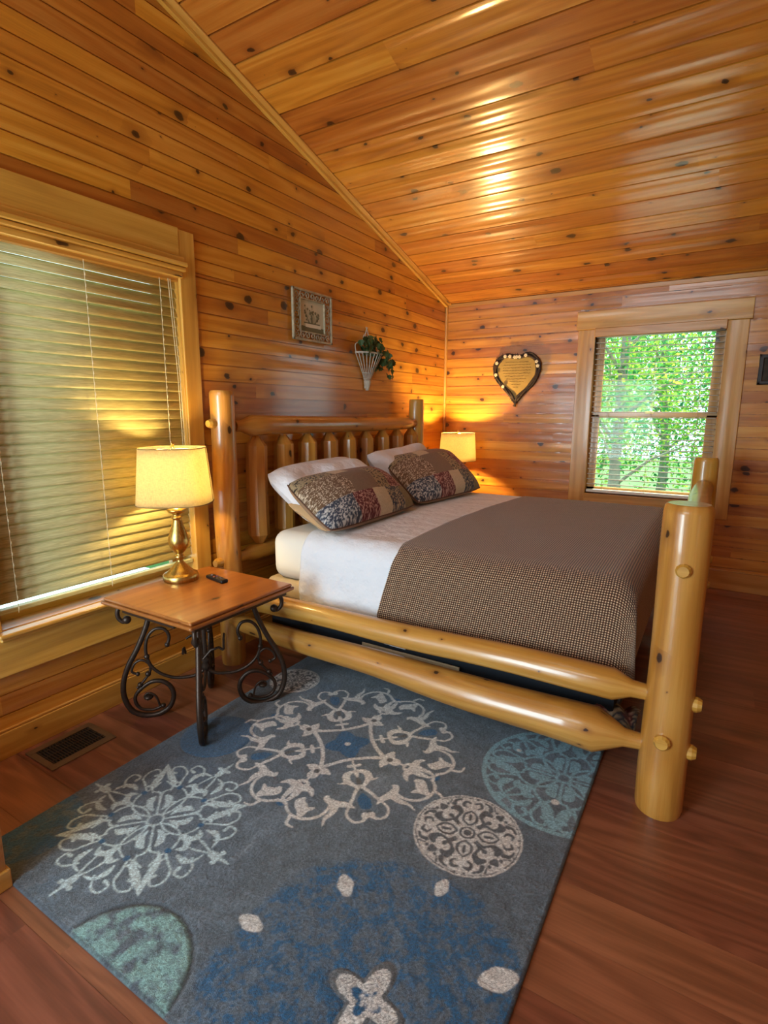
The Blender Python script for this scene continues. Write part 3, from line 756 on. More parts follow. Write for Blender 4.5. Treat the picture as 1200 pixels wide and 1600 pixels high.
# ------------------------------------------------------------------ night tables
def catmull(p, n=6):
    out = []
    for i in range(len(p)-1):
        a, b, c, d = (Vector(p[max(i-1, 0)]), Vector(p[i]), Vector(p[i+1]), Vector(p[min(i+2, len(p)-1)]))
        for k in range(n):
            t = k/n; out.append(.5*((2*b)+(-a+c)*t+(2*a-5*b+4*c-d)*t*t+(-a+3*b-3*c+d)*t**3))
    out.append(Vector(p[-1])); return out
def night_table(cx, cy, label):
    t = thing('end_table', label, 'end table', (cx, cy, 0), 'scroll-legged end tables')
    g = G(); g.box((-.298, -.305, .568), (.298, .305, .584), .5, off=(3, 3)); g.build('tabletop_edge', M_TABLE, t, bevel=.007, seg=3)
    g = G(); g.box((-.29, -.297, .584), (.29, .297, .600), .5, off=(3, 3))
    o = g.build('tabletop', M_TABLE, t, bevel=.009, seg=3)
    g = G(); g.bar((-.17, -.27, .558), (.17, -.27, .558), .03, .02); g.bar((-.17, .27, .558), (.17, .27, .558), .03, .02); g.bar((-.26, -.27, .558), (-.26, .27, .558), .03, .02); g.bar((.26, -.27, .558), (.26, .27, .558), .03, .02)
    g.build('apron', M_IRON, t)
    g = G(); g.tube([(0, 0, .24), (0, 0, .545)], .012, 10); g.lathe([(.004, .2), (.02, .215), (.022, .23), (.014, .25), (.024, .262), (.01, .28), (.012, .30)], (0, 0, 0), 14)
    g.build('center_post', M_IRON, t)
    main = [(.222, .562), (.235, .512), (.257, .44), (.299, .347), (.346, .262), (.372, .185), (.374, .110), (.344, .040), (.284, .010), (.225, .012), (.176, .04), (.155, .09), (.162, .135), (.198, .17), (.248, .175), (.297, .146), (.325, .112), (.325, .075), (.302, .045), (.251, .035), (.205, .05)]
    inner = [(.168, .35), (.157, .387), (.175, .425), (.216, .43), (.251, .396), (.265, .332), (.25, .261), (.207, .212), (.14, .183), (.059, .183), (.012, .205)]
    small = [(.307, .219), (.333, .234), (.317, .272), (.284, .285), (.254, .261), (.253, .225), (.281, .185), (.315, .15)]
    hook = [(.30, .562), (.347, .555), (.371, .531), (.370, .496), (.349, .476), (.335, .485)]
    twig = [(.22, .05), (.235, .10), (.265, .12), (.285, .105), (.27, .085)]
    for q, (sx, sy) in enumerate(((1, 1), (-1, 1), (-1, -1), (1, -1))):
        e = Vector((sx, sy, 0)).normalized(); nrm = (-e.y, e.x, 0)
        def cv(p): return [e*r*.97+Vector((0, 0, z)) for r, z in [tuple(v) for v in catmull([(a, b) for a, b in p], 5)]]
        g = G(); pm = cv(main); k = len(pm)
        g.tube(pm, [.0125 if i < k*.45 else .0125-.0065*(i-k*.45)/(k*.55) for i in range(k)], 10)
        g.tube(cv(inner), .0075, 8); g.tube(cv(small), .006, 8); g.tube(cv(twig), .005, 6)
        for c, r in ((main[-1], .012), (small[0], .010), (inner[0], .012)): g.sphere(e*c[0]*.97+Vector((0, 0, c[1])), r, 10, 7)
        for c in ((.262, .30), (.262, .215), (.30, .165)): g.sphere(e*c[0]*.97+Vector((0, 0, c[1])), .013, 10, 7)
        g.sphere(e*.26+Vector((0, 0, .1)), .02, 8, 6, sc=(1.1, 1.1, .6))
        lg = g.build('leg', M_IRON, t)
        g = G(); g.tube(cv(hook), .010, 9); g.sphere(e*hook[-1][0]*.97+Vector((0, 0, hook[-1][1])), .019, 12, 8); g.build('hook', M_IRON, lg)
        g = G(); a = e.cross(Vector((0, 0, 1)))
        g.tube([v*.0+e*.085+a*s_+Vector((0, 0, z)) for v, s_, z in ((e, -.09, .335), (e, -.07, .35), (e, -.035, .34), (e, 0, .30))], .006, 7); g.build('curl', M_IRON, lg)
    # everything above was built round the origin: shift children with the thing
    for ch in t.children_recursive:
        pass
    return t
# children are built in local coordinates of the thing, so parent with identity inverse
_old_build = G.build
def local_mode(on):
    global parent_world
    if on: parent_world = lambda p: Matrix.Identity(4)
    else: parent_world = _pw
_pw = parent_world
local_mode(True)
night_table(.426, -3.457, 'square end table with scrolled iron legs under the brass lamp')
night_table(.36, -.40, 'end table mostly hidden behind the bed in the far corner')

# ------------------------------------------------------------------ lamps
def lamp(cx, cy, z, label, sh, base, mat, yaw_):
    t = thing('table_lamp', label, 'lamp', (cx, cy, z)); t.rotation_euler = (0, 0, 0)
    g = G(); g.lathe(base, n=40); g.build('lamp_base', mat, t)
    r0, r1, zb, zt, p = sh
    def rg(r, zz, n=64):
        out = []
        for j in range(n):
            a = 2*PI*j/n; co, si = math.cos(a), math.sin(a); k = (abs(co)**p+abs(si)**p)**(-1/p); x, y = r*k*co, r*k*si*1.0
            out.append((x*math.cos(yaw_)-y*math.sin(yaw_), x*math.sin(yaw_)+y*math.cos(yaw_), zz))
        return out
    g = G(); g.grid([rg(r0+(r1-r0)*i/6, zb+(zt-zb)*i/6) for i in range(7)], None, .5, True, wrap=True)
    sd = g.build('lamp_shade', M_SHADE, t, solid=.0015)
    g = G()
    for r, zz in ((r0, zb), (r1, zt)): q = rg(r+.001, zz); g.tube(q+[q[0]], .0022, 6, False)
    for an in (0, 1):
        j = 34 if an == 0 else 2
        a, b = rg(r0+.0015, zb)[j], rg(r1+.0015, zt)[j]; g.tube([a, b], .0022, 5)
    g.build('shade_trim', plain('shade_trim', (150, 122, 72), .9), sd)
    g = G(); g.sphere((0, 0, (zb+zt)/2+.02), .03, 14, 10, sc=(1, 1, 1.25)); g.build('bulb', M_BULB2 if mat == M_DARK else M_BULB, t)
    g = G(); g.tube([(0, 0, base[-1][1]), (0, 0, (zb+zt)/2-.02)], .012, 10)
    for s_ in (-1, 1):
        g.tube(catmull([(s_*.012, 0, zb+.01), (s_*.06, 0, zb+.05), (s_*.065, 0, zt-.08), (s_*.02, 0, zt-.01), (0, 0, zt)], 6), .0018, 6)
    for q in range(3):
        a = 2*PI*q/3+.5; g.tube([(0, 0, zt-.002), (r1*.98*math.cos(a), r1*.98*math.sin(a), zt-.002)], .0016, 5)
    g.build('harp', M_BRASS, t)
    g = G(); g.lathe([(.003, 0), (.008, .004), (.006, .01), (.010, .016), (.007, .024), (.002, .03)], (0, 0, zt), 12); g.build('finial', M_BRASS, t)
    return t
b1 = [(.080, 0), (.082, .004), (.082, .028), (.078, .033), (.066, .036), (.062, .042), (.048, .055), (.036, .068), (.024, .082), (.016, .092), (.013, .10), (.020, .108), (.026, .116), (.020, .124), (.014, .13), (.020, .135), (.030, .146), (.042, .165), (.048, .19), (.046, .212), (.038, .24), (.028, .27), (.022, .295), (.021, .302), (.027, .306), (.027, .312), (.021, .316), (.020, .325), (.028, .330), (.042, .338), (.045, .346), (.036, .356), (.022, .362), (.020, .370), (.027, .374), (.027, .382), (.012, .39)]
lamp(.212, -3.397, .6, 'brass table lamp with lit shade on the near end table', (.165, .142, .382, .64, 3.0), b1, M_BRASS, .62)
b2 = [(.075, 0), (.077, .012), (.06, .03), (.03, .06), (.016, .09), (.03, .12), (.045, .17), (.038, .22), (.018, .27), (.014, .29), (.020, .305), (.026, .318), (.028, .33), (.012, .335)]
lamp(.305, -.33, .6, 'lit lamp with pale linen shade in the far corner', (.172, .155, .36, .615, 2.0), b2, M_DARK, .2)
# remote
t = thing('remote_control', 'small black remote control on the near end table', 'remote control', (.372, -3.315, .6)); t.rotation_euler = (0, 0, -.19)
g = G(); g.box((-.072, -.02, 0), (.072, .02, .017), .5); g.build('remote_body', M_BLACK, t, bevel=.007, seg=3)
for k, (x, y, c) in enumerate(((-.045, 0, (120, 110, 140)), (-.01, .008, (90, 60, 110)), (-.01, -.008, (130, 60, 60)), (.02, .008, (70, 70, 90)), (.02, -.008, (110, 90, 70)), (.045, 0, (70, 70, 80)))):
    g = G(); g.lathe([(.006, .016), (.006, .0185), (.004, .019)], (x, y, 0), 12); g.build('button', plain('button', c, .5), t)
local_mode(False)

# ------------------------------------------------------------------ rug
def rug():
    X0, X1, Y0, Y1 = .472, 2.105, -4.445, -2.15; st = .0034
    nx, ny = int((X1-X0)/st), int((Y1-Y0)/st)
    xs = np.linspace(X0, X1, nx); ys = np.linspace(Y0, Y1, ny); X, Y = np.meshgrid(xs, ys, indexing='ij')
    L = lambda *c: np.array(lin(*c)[:3])
    n1 = fbm(X, Y, 4, 1); n2 = fbm(X, Y, 30, 5, 3); n3 = fbm(X*2.5, Y, 6, 15)
    n4 = rng.random(X.shape)
    base = L(90, 102, 113)[None, None]*(0.66+.68*n2[..., None]*1.0) + (L(150, 160, 168)-L(90, 92, 96))*np.clip((n3-.60)*2.2, 0, 1)[..., None]*.6
    C = base.copy(); Hh = np.zeros(X.shape)
    edge = .035*(fbm(X, Y, 60, 33, 2)-.5)
    def blend(mask, c, a=1.0):
        nonlocal C
        m = np.clip(mask, 0, 1)[..., None]*a; C = C*(1-m)+np.asarray(c)*m
    def disc(cx, cy, r): return np.hypot(X-cx, Y-cy)+edge*.12-r
    aa = .004
    def soft(d): return np.clip(.5-d/aa, 0, 1)
    class Can:
        def __init__(s, cx, cy, R, rot): s.c = (cx, cy, R, rot); s.m = np.zeros(X.shape)
        def W(s, p, k=0, mir=False):
            x, y = p
            if mir: y = -y
            a = s.c[3]+k*PI/2; return (s.c[0]+s.c[2]*(x*math.cos(a)-y*math.sin(a)), s.c[1]+s.c[2]*(x*math.sin(a)+y*math.cos(a)))
        def seg(s, a, b, wa, wb):
            m = max(wa, wb)+.01
            i0, i1 = np.searchsorted(xs, [min(a[0], b[0])-m, max(a[0], b[0])+m]); j0, j1 = np.searchsorted(ys, [min(a[1], b[1])-m, max(a[1], b[1])+m])
            if i1 <= i0 or j1 <= j0: return
            sx, sy = X[i0:i1, j0:j1], Y[i0:i1, j0:j1]; dx, dy = b[0]-a[0], b[1]-a[1]; l2 = dx*dx+dy*dy+1e-12
            t = np.clip(((sx-a[0])*dx+(sy-a[1])*dy)/l2, 0, 1)
            d = np.hypot(sx-a[0]-t*dx, sy-a[1]-t*dy)-(wa+(wb-wa)*t)+edge[i0:i1, j0:j1]*.10
            s.m[i0:i1, j0:j1] = np.maximum(s.m[i0:i1, j0:j1], soft(d))
        def stroke(s, pts, w, sym=4, mir=True):
            P = [tuple(v) for v in catmull([(a, b) for a, b in pts], 5)]
            k = len(P)
            if not hasattr(w, '__len__'): w = [w]*2
            ws = np.interp(np.linspace(0, 1, k), np.linspace(0, 1, len(w)), w)*s.c[2]/2
            for q in range(sym):
                for mm in ((False, True) if mir else (False,)):
                    Q = [s.W(p, q, mm) for p in P]
                    for i in range(k-1): s.seg(Q[i], Q[i+1], ws[i], ws[i+1])
        def blob(s, c, w, sym=4, mir=True): s.stroke([c, (c[0]+.001, c[1])], [w, w], sym, mir)
        def arc(s, c, r, a0, a1, w, sym=4, mir=True):
            n = 9; s.stroke([(c[0]+r*math.cos(math.radians(a0+(a1-a0)*i/n)), c[1]+r*math.sin(math.radians(a0+(a1-a0)*i/n))) for i in range(n+1)], w, sym, mir)
    cream, blue, lblue, teal = L(208, 206, 202), L(22, 84, 126), L(128, 168, 182), L(142, 186, 182)
    # blue drifting areas
    blend(np.clip((fbm(X, Y, 5, 41)-.52)*5, 0, 1)*(X < .85), blue, .25)
    blend(soft(disc(.50, -4.30, .17))*np.clip((fbm(X, Y, 40, 3)-.25)*3, 0, 1), blue*1.3, .8)
    blend(soft(disc(.64, -3.59, .155)), blue, .75); Hh -= .002*np.exp(-(disc(.64, -3.59, .155)/.006)**2)
    def medallion2(cx, cy, R, rot, col, wf=1.0, clip=None):
        c = Can(cx, cy, R, rot); w = lambda *a: [q*wf for q in a]
        c.arc((0, 0), .085, 0, 180, w(.035, .035))
        c.stroke([(.09, 0), (.22, 0), (.34, .0), (.46, .02), (.50, .10)], w(.03, .03, .03, .035, .02))
        c.stroke([(.06, .06), (.14, .20), (.30, .30), (.46, .25), (.56, .12), (.66, .04)], w(.03, .03, .03, .03, .03, .03))
        c.stroke([(.16, .05), (.24, .10), (.34, .10), (.40, .06)], w(.02, .09, .11, .02)); c.stroke([(.26, .10), (.25, .18)], w(.07, .02))
        c.stroke([(.33, .30), (.40, .38), (.50, .36), (.50, .28)], w(.03, .09, .09, .02))
        c.stroke([(.48, .10), (.60, .13), (.72, .08), (.86, .03), (1.0, 0)], w(.02, .06, .11, .07, .02)); c.stroke([(.62, .10), (.60, .20)], w(.08, .02))
        c.stroke([(.52, .18), (.66, .22), (.78, .26), (.90, .20), (.92, .10), (.84, .07), (.80, .12)], w(.03, .03, .03, .03, .03, .03, .045))
        c.stroke([(.58, .30), (.66, .36), (.70, .46), (.64, .56)], w(.03, .09, .05, .02)); c.stroke([(.40, .50), (.52, .58), (.64, .64)], w(.02, .03, .03))
        c.stroke([(.64, .64), (.70, .70)], w(.10, .13)); c.blob((.76, .66), .07*wf); c.stroke([(.72, .72), (.82, .82)], w(.06, .015))
        c.stroke([(.66, .46), (.80, .46), (.88, .38), (.82, .30), (.76, .34)], w(.03, .03, .03, .03, .05))
        m = c.m if clip is None else c.m*clip
        blend(m, col)
        b = Can(cx, cy, R, rot); b.blob((.50, .20), .07); blend(b.m if clip is None else b.m*0, blue)
    # big blue rosette
    cx, cy, R = 1.795, -4.165, .41
    sw = .6*fbm(X+.03*np.sin(Y*60), Y+.03*np.sin(X*60), 22, 61, 3)+.4*fbm(X, Y, 90, 62, 2)
    d6 = disc(cx, cy, R)+.10*(fbm(X, Y, 9, 71)-.5)
    blend(np.clip(.5-d6/.03, 0, 1)*np.clip((sw-.41)*10, .25, 1)*np.clip(.55+1.0*n4, 0, 1), blue*1.05, .95)
    medallion2(cx, cy, R*.98, .3, L(92, 102, 112), 1.5, np.clip((fbm(X, Y, 55, 8, 2)-.38)*4, 0, 1)*.7)
    cn = Can(cx, cy, R, 0)
    for (x, y, rx) in ((1.565, -3.926, .026), (1.815, -3.782, .022), (1.412, -4.164, .026), (2.052, -3.951, .034)):
        ang = math.atan2(y-cy, x-cx); u = ((x-cx)/R, (y-cy)/R); k_ = rx/R
        cn.stroke([(u[0]-math.cos(ang)*k_*1.1, u[1]-math.sin(ang)*k_*1.1), u, (u[0]+math.cos(ang)*k_*1.1, u[1]+math.sin(ang)*k_*1.1)], [k_*.9, k_*1.9, k_*.9], 1, False)
    blend(cn.m, cream)
    sq = np.maximum(abs(X-cx), abs(Y-cy-.0)); rr = np.hypot(X-cx, Y-cy); th = np.arctan2(Y-cy, X-cx)
    th = th+.1; star = rr-(.083+.030*np.cos(4*th))
    blend(soft(star), L(96, 100, 104)*.95); blend(soft(rr-(.064+.026*np.cos(4*th)))*(n4*.6+.6), cream); blend(soft(rr-(.032+.012*np.cos(4*th)))*np.clip((sw-.40)*6, 0, 1), blue)
    Hh -= .002*np.exp(-(star/.006)**2)
    # medallion 1
    def medallion1(cx, cy, R, rot):
        b = Can(cx, cy, R, rot)
        b.stroke([(-.16, 0), (0, 0), (.16, 0)], [.1, .26, .1], 4, False); b.stroke([(.70, 0), (.77, 0), (.83, 0)], [.02, .10, .10]); b.blob((.64, .64), .09); blend(b.m, blue)
        c = Can(cx, cy, R, rot)
        c.stroke([(.285, .285), (.25, .14), (.235, 0)], [.045, .036, .036])
        c.stroke([(.23, 0), (.42, 0)], [.02, .02]); c.stroke([(.33, -.05), (.33, .05)], [.035, .035])
        c.stroke([(.40, .0), (.43, .075), (.50, .095), (.57, .06), (.62, .015)], [.02, .06, .065, .04, .03]); c.stroke([(.49, .09), (.54, .12), (.53, .175)], [.06, .035, .008])
        c.stroke([(.42, 0), (.49, 0)], [.05, .02])
        c.stroke([(.60, .01), (.69, .065), (.80, .12)], [.035, .03, .03])
        c.stroke([(.80, .12), (.90, .165), (.985, .13), (.995, .06), (.95, .02)], [.024, .022, .022, .022, .05]); c.blob((.94, .025), .06)
        c.stroke([(.84, .09), (.79, .15), (.76, .23), (.69, .29), (.66, .27)], [.01, .06, .075, .05, .02]); c.stroke([(.76, .22), (.85, .27), (.90, .33), (.97, .36)], [.07, .05, .03, .01])
        cc_ = (.70, .435)
        c.arc(cc_, .175, -80, 100, .028); c.stroke([(.68, .61), (.60, .63), (.53, .57)], [.028, .03, .05])
        c.stroke([(.53, .59), (.50, .50), (.55, .41), (.63, .40)], [.03, .10, .06, .015]); c.stroke([(.50, .52), (.42, .48), (.43, .42)], [.08, .04, .01])
        c.stroke([(.83, .52), (.76, .49), (.68, .50), (.64, .46)], [.03, .10, .09, .015]); c.stroke([(.77, .48), (.77, .40)], [.07, .02])
        c.stroke([(.80, .58), (.88, .62), (.93, .58)], [.03, .024, .016])
        c.stroke([(.35, .35), (.44, .44)], [.02, .02])
        c.blob((.345, .265), .085); c.stroke([(.31, .31), (.365, .365)], [.09, .10]); c.stroke([(.37, .24), (.395, .225)], [.05, .02])
        blend(c.m, cream*1.03)
        d = Can(cx, cy, R, rot); d.blob((.325, .325), .055); d.stroke([(.50, 0), (.555, 0)], [.03, .05]); blend(d.m, L(84, 82, 82))
        e = Can(cx, cy, R, rot); e.blob((0, 0), .055, 1, False); blend(e.m, cream)
    medallion1(1.161, -3.342, .458, PI/4)
    medallion2(.848, -4.055, .31, PI/4, L(188, 208, 212), .82)
    # medallion 4 light blue ring, cut by the right edge
    cl = soft(disc(2.005, -3.085, .315)); blend(soft(abs(disc(2.005, -3.085, .305))-.009), lblue); medallion2(2.005, -3.085, .31, .1, lblue, 1.25, cl)
    e = Can(1.80, -3.0, .1, 0); e.blob((0, 0), .2, 1, False); blend(e.m, cream)
    e = Can(2.01, -3.235, .1, 0); e.blob((0, 0), .3, 1, False); blend(e.m, cream)
    # medallion 3 dense cream disc with grey scrolls
    def medallion3(cx, cy, R, rot):
        d = disc(cx, cy, R); blend(soft(d), cream); gm = L(84, 86, 90)
        c = Can(cx, cy, R, rot)
        c.arc((0, 0), .13, 0, 180, [.045, .045]); c.blob((0, 0), .0); 
        c.stroke([(.20, .0), (.30, .115), (.46, .115), (.58, 0)], [.05, .05, .05, .04]); c.stroke([(.33, 0), (.46, 0)], [.06, .06])
        c.stroke([(.20, .16), (.30, .26), (.40, .22), (.50, .20), (.60, .28), (.56, .38)], [.04, .07, .05, .10, .16, .07])
        c.stroke([(.18, .18), (.27, .27), (.36, .36)], [.03, .04, .10]); c.stroke([(.52, .56), (.60, .60)], [.12, .06])
        c.stroke([(.66, .10), (.72, .18), (.82, .14), (.80, .05)], [.03, .06, .07, .04]); c.stroke([(.70, .36), (.80, .34), (.86, .24)], [.10, .06, .05]); c.blob((.66, .48), .07); c.blob((.93, .08), .05); c.blob((.88, .36), .05); c.stroke([(.44, .70), (.42, .82)], [.03, .03])
        c.arc((0, 0), .955, 2, 40, [.02, .02])
        blend(c.m*soft(d), gm)
        blend(soft(np.hypot(X-cx, Y-cy)-R*.075), gm)
    medallion3(1.795, -3.54, .182, .25)
    medallion3(.60, -3.03, .13, .1)
    # teal disc with a carved dark edge at the near border
    d5 = disc(1.21, -4.455, .20); blend(soft(d5)*np.clip((fbm(X, Y, 34, 91, 3)-.33)*3.2, 0, 1), teal*.9, .9)
    ring = np.exp(-(d5/.007)**2); blend(ring*(Y > -4.43), L(48, 46, 46), .85); Hh -= .003*ring
    # border
    be = np.minimum.reduce([X-X0, X1-X, Y-Y0, Y1-Y]); blend(be < .008, L(60, 62, 68), .7)
    C = C*(0.62+.76*n4[..., None]*(.6+.8*fbm(X, Y, 120, 99, 2)[..., None]))
    Z = .011+Hh+.0026*(n2-.5)+.0020*(n4-.5)-.004*np.clip(1-be/.006, 0, 1)
    V = np.stack([X, Y, Z], -1).reshape(-1, 3)
    i, j = np.meshgrid(np.arange(nx-1), np.arange(ny-1), indexing='ij'); a = (i*ny+j).ravel()
    F = np.stack([a, a+ny, a+ny+1, a+1], -1)
    # skirt
    per = np.concatenate([np.arange(nx)*ny, (nx-1)*ny+np.arange(1, ny), (np.arange(nx-2, -1, -1))*ny+ny-1, np.arange(ny-2, 0, -1)])
    low = V[per].copy(); low[:, 2] = .0005; b0 = len(V); V2 = np.concatenate([V, low]); n = len(per); q = np.arange(n)
    F2 = np.stack([per[q], per[(q+1) % n], b0+(q+1) % n, b0+q], -1)[:, ::-1]; F = np.concatenate([F, F2])
    me = bpy.data.meshes.new('area_rug'); me.vertices.add(len(V2)); me.vertices.foreach_set('co', V2.ravel().astype(np.float32))
    me.loops.add(F.size); me.loops.foreach_set('vertex_index', F.ravel().astype(np.int32))
    me.polygons.add(len(F)); me.polygons.foreach_set('loop_start', np.arange(0, F.size, 4, dtype=np.int32)); me.update(calc_edges=True)
    cc2 = np.concatenate([C.reshape(-1, 3), np.tile(L(50, 52, 58), (n, 1))]); cc2 = np.clip(np.concatenate([cc2, np.ones((len(cc2), 1))], 1), 0, 1)
    at = me.attributes.new('Col', 'FLOAT_COLOR', 'POINT'); at.data.foreach_set('color', cc2.astype(np.float32).ravel())
    me.materials.append(vcol('rug_pile', .95, 420, .8, .22, .3, .004))
    me.validate()
    o = bpy.data.objects.new('area_rug', me); COL.objects.link(o)
    tag(o, 'grey and blue area rug with cream scroll medallions on the wood floor', 'rug')
rug()

# ------------------------------------------------------------------ floor register
t = thing('floor_register', 'bronze metal floor vent beside the left baseboard', 'vent', (.155, -3.96, 0))
g = G(); x0, x1, y0, y1 = .05, .262, -4.095, -3.822
g.box((x0, y0, .0005), (x0+.035, y1, .005), .5); g.box((x1-.035, y0, .0005), (x1, y1, .005), .5); g.box((x0+.035, y0, .0005), (x1-.035, y0+.025, .005), .5); g.box((x0+.035, y1-.025, .0005), (x1-.035, y1, .005), .5)
g.build('vent_frame', M_VENT, t, bevel=.0015)
g = G(); g.box((x0+.034, y0+.024, .0003), (x1-.034, y1-.024, .0009), .5); g.build('vent_duct', M_VOID, t)
g = G(); k = 19
for i in range(k):
    y = y0+.03+(y1-y0-.06)*i/(k-1); g.box((x0+.035, y-.0016, .001), (x1-.035, y+.0016, .0045), .5)
for xx in (.11, .156, .202): g.box((xx-.002, y0+.025, .001), (xx+.002, y1-.025, .0048), .5)
g.build('louvers', plain('vent_louvers', (70, 56, 42), .5, metal=.4), t)

# ------------------------------------------------------------------ chest at the left edge
t = thing('drawer_chest', 'wooden chest corner at the left edge beside the rug', 'chest', (.42, -4.74, 0))
g = G(); g.box((.10, -5.05, .06), (.700, -4.452, .33), .5); g.build('chest_body', M_TRIM, t, bevel=.004)
g = G(); g.box((.09, -5.06, 0), (.709, -4.444, .062), .5); g.build('plinth', M_TRIM, t, bevel=.004)
g = G(); g.box((.08, -5.07, .33), (.712, -4.443, .352), .5); g.build('chest_top', M_TRIM, t, bevel=.006)
g = G(); g.box((.700, -5.03, .09), (.708, -4.48, .31), .6); dw = g.build('drawer', M_TRIM, t, bevel=.003)
g = G(); g.sphere((.72, -4.75, .20), .016, 12, 8); g.build('knob', M_DARK, dw)
g = G(); g.box((.683, -4.4515, .045), (.707, -4.4505, .062), .5); g.build('tag', M_WHITE, t)

# ------------------------------------------------------------------ wall decor
# ornate framed print on the left wall
t = thing('framed_print', 'ornate framed print of potted flowers above the headboard', 'picture', (.01, -2.1, 1.86))
ya, yb, za, zb = -2.302, -1.897, 1.862, 2.178
g = G(); e = .012
for a, b in (((ya, za), (ya+e, zb)), ((yb-e, za), (yb, zb)), ((ya, za), (yb, za+e)), ((ya, zb-e), (yb, zb))): g.box((.018, a[0], a[1]), (.034, b[0], b[1]), .5)
i1, i2, j1, j2 = ya+.08, yb-.08, za+.06, zb-.06
for a, b in (((i1-.008, j1-.008), (i1, j2+.008)), ((i2, j1-.008), (i2+.008, j2+.008)), ((i1, j1-.008), (i2, j1)), ((i1, j2), (i2, j2+.008))): g.box((.018, a[0], a[1]), (.03, b[0], b[1]), .5)
g.build('frame', M_METAL_FRAME, t, bevel=.003)
g = G()
def curl(c, r, a0, turns, sgn):
    pts = []
    for k in range(16):
        f = k/15; a = a0+sgn*turns*2*PI*f; rr = r*(1-.75*f); pts.append((.024, c[0]+rr*math.cos(a), c[1]+rr*math.sin(a)))
    g.tube(pts, .0042, 6)
for zc, n in ((zb-.034, 7), (za+.034, 7)):
    for k in range(n): curl((ya+.045+(yb-ya-.09)*k/(n-1), zc), .024, PI/2*k, 1.2, 1 if k % 2 else -1)
for yc in (ya+.044, yb-.044):
    for k in range(5): curl((yc, za+.075+(zb-za-.15)*k/4), .026, PI/2*k+.6, 1.2, 1 if k % 2 else -1)
g.build('scrollwork', M_METAL_FRAME, t)
g = G(); g.box((.012, i1, j1), (.018, i2, j2), .5); pr = g.build('print', M_PAPER, t)
g = G()
for k in range(26):
    y = i1+.05+random.random()*(i2-i1-.10); z = j1+.075+random.random()*.09
    g.sphere((.0185, y, z), .006+.004*random.random(), 7, 5, sc=(.15, 1, 1)); g.tube([(.0187, y, z), (.0187, (y+(i1+i2)/2)/2, j1+.06)], .0009, 4)
g.box((.018, i1+.04, j1+.052), (.0186, i2-.04, j1+.06), .5)
g.build('flowers', M_SAGE, pr)
g = G(); g.box((.018, i1+.055, j1+.03), (.0192, i2-.03, j1+.052), .5); g.build('pale_label', plain('label_paper', (228, 224, 202), .8), pr)
g = G(); g.box((.018, i1+.012, j1+.0), (.0184, i2, j1+.035), .5); g.build('sage_band', M_SAGE, pr)  # sage band along the bottom of the print
# wicker wall basket with ivy
t = thing('wall_basket', 'whitewashed wicker cone basket of ivy on the headboard wall', 'wall basket', (.02, -1.43, 1.57))
g = G(); c0 = (.01, -1.43)
for k in range(13):
    a = PI*k/12; yt = c0[1]+.155*math.cos(a)*-1; xt = .012+.10*math.sin(a)
    g.tube(catmull([(.012+.012*math.sin(a), c0[1]-.01-.022*math.cos(a), 1.585), (.012+.03*math.sin(a), c0[1]-.045*math.cos(a), 1.67), (xt, yt, 1.845)], 5), .0035, 6)
rim = [(.012+.10*math.sin(PI*k/16), c0[1]-.155*math.cos(PI*k/16), 1.845) for k in range(17)]
g.tube(rim, .007, 8); g.tube([(.012, c0[1]-.155, 1.845), (.012, c0[1]+.155, 1.845)], .006, 7)
for z, r in ((1.70, .06), (1.655, .043), (1.61, .03)): g.tube([(.012+r*.6*math.sin(PI*k/10), c0[1]-.005-r*math.cos(PI*k/10), z) for k in range(11)], .004, 6)
g.tube([(.02, c0[1]-.005, 1.64), (.02, c0[1]-.01, 1.57)], [.03, .012], 10)
g.build('basket', M_WICKER, t)
g = G()
for s_ in (-1, 1):
    g.tube(catmull([(.015, c0[1]+s_*.15, 1.845), (.012, c0[1]+s_*.155, 1.90), (.012, c0[1]+s_*.09, 1.93), (.012, c0[1]+s_*.035, 1.96), (.012, c0[1]+s_*.005, 2.02), (.012, c0[1]-s_*.012, 2.04)], 5), .004, 6)
    g.tube(catmull([(.012, c0[1]+s_*.01, 1.90), (.012, c0[1]+s_*.05, 1.94), (.012, c0[1]+s_*.035, 1.985), (.012, c0[1], 1.97)], 5), .0035, 6)
g.build('handle', M_WICKER, t)
g = G()
def leaf(p, n, up_, sz, lobes=True):
    n = Vector(n).normalized(); a = Vector(up_); a = (a-n*a.dot(n)).normalized(); b = n.cross(a)
    sh = [(0, -.5), (.32, -.45), (.55, -.12), (.30, .05), (.34, .32), (.1, .28), (0, .6), (-.1, .28), (-.34, .32), (-.30, .05), (-.55, -.12), (-.32, -.45)]
    P = [Vector(p)+b*x*sz+a*y*sz+n*(abs(x)*.25*sz) for x, y in sh]
    c = Vector(p)
    for i in range(len(P)): g.face([c, P[i], P[(i+1) % len(P)]], None, random.random())
for k in range(95):
    f = random.random(); yy = c0[1]-.15+f*.36; zz = 1.84+random.random()*.12*(1-abs(f-.35)*1.2)
    if f > .62: zz = 1.86-random.random()*.20*(f-.4)*2
    leaf((.035+random.random()*.10, yy, zz), (.8+random.random(), random.uniform(-1, 1), random.uniform(-.4, .8)), (random.uniform(-.5, .5), random.uniform(-.6, .6), -1), .040+.02*random.random())
for k in range(14):
    leaf((.06+random.random()*.05, c0[1]+.20+random.random()*.09, 1.83-random.random()*.16), (1, random.uniform(-.8, .8), .3), (0, random.uniform(-.5, .5), -1), .045)
for k in range(9): leaf((.05, c0[1]+.02+random.random()*.10, 1.72+random.random()*.1), (1, random.uniform(-.8, .8), .3), (0, random.uniform(-.5, .5), -1), .05)
g.build('ivy_leaves', M_IVY, t)
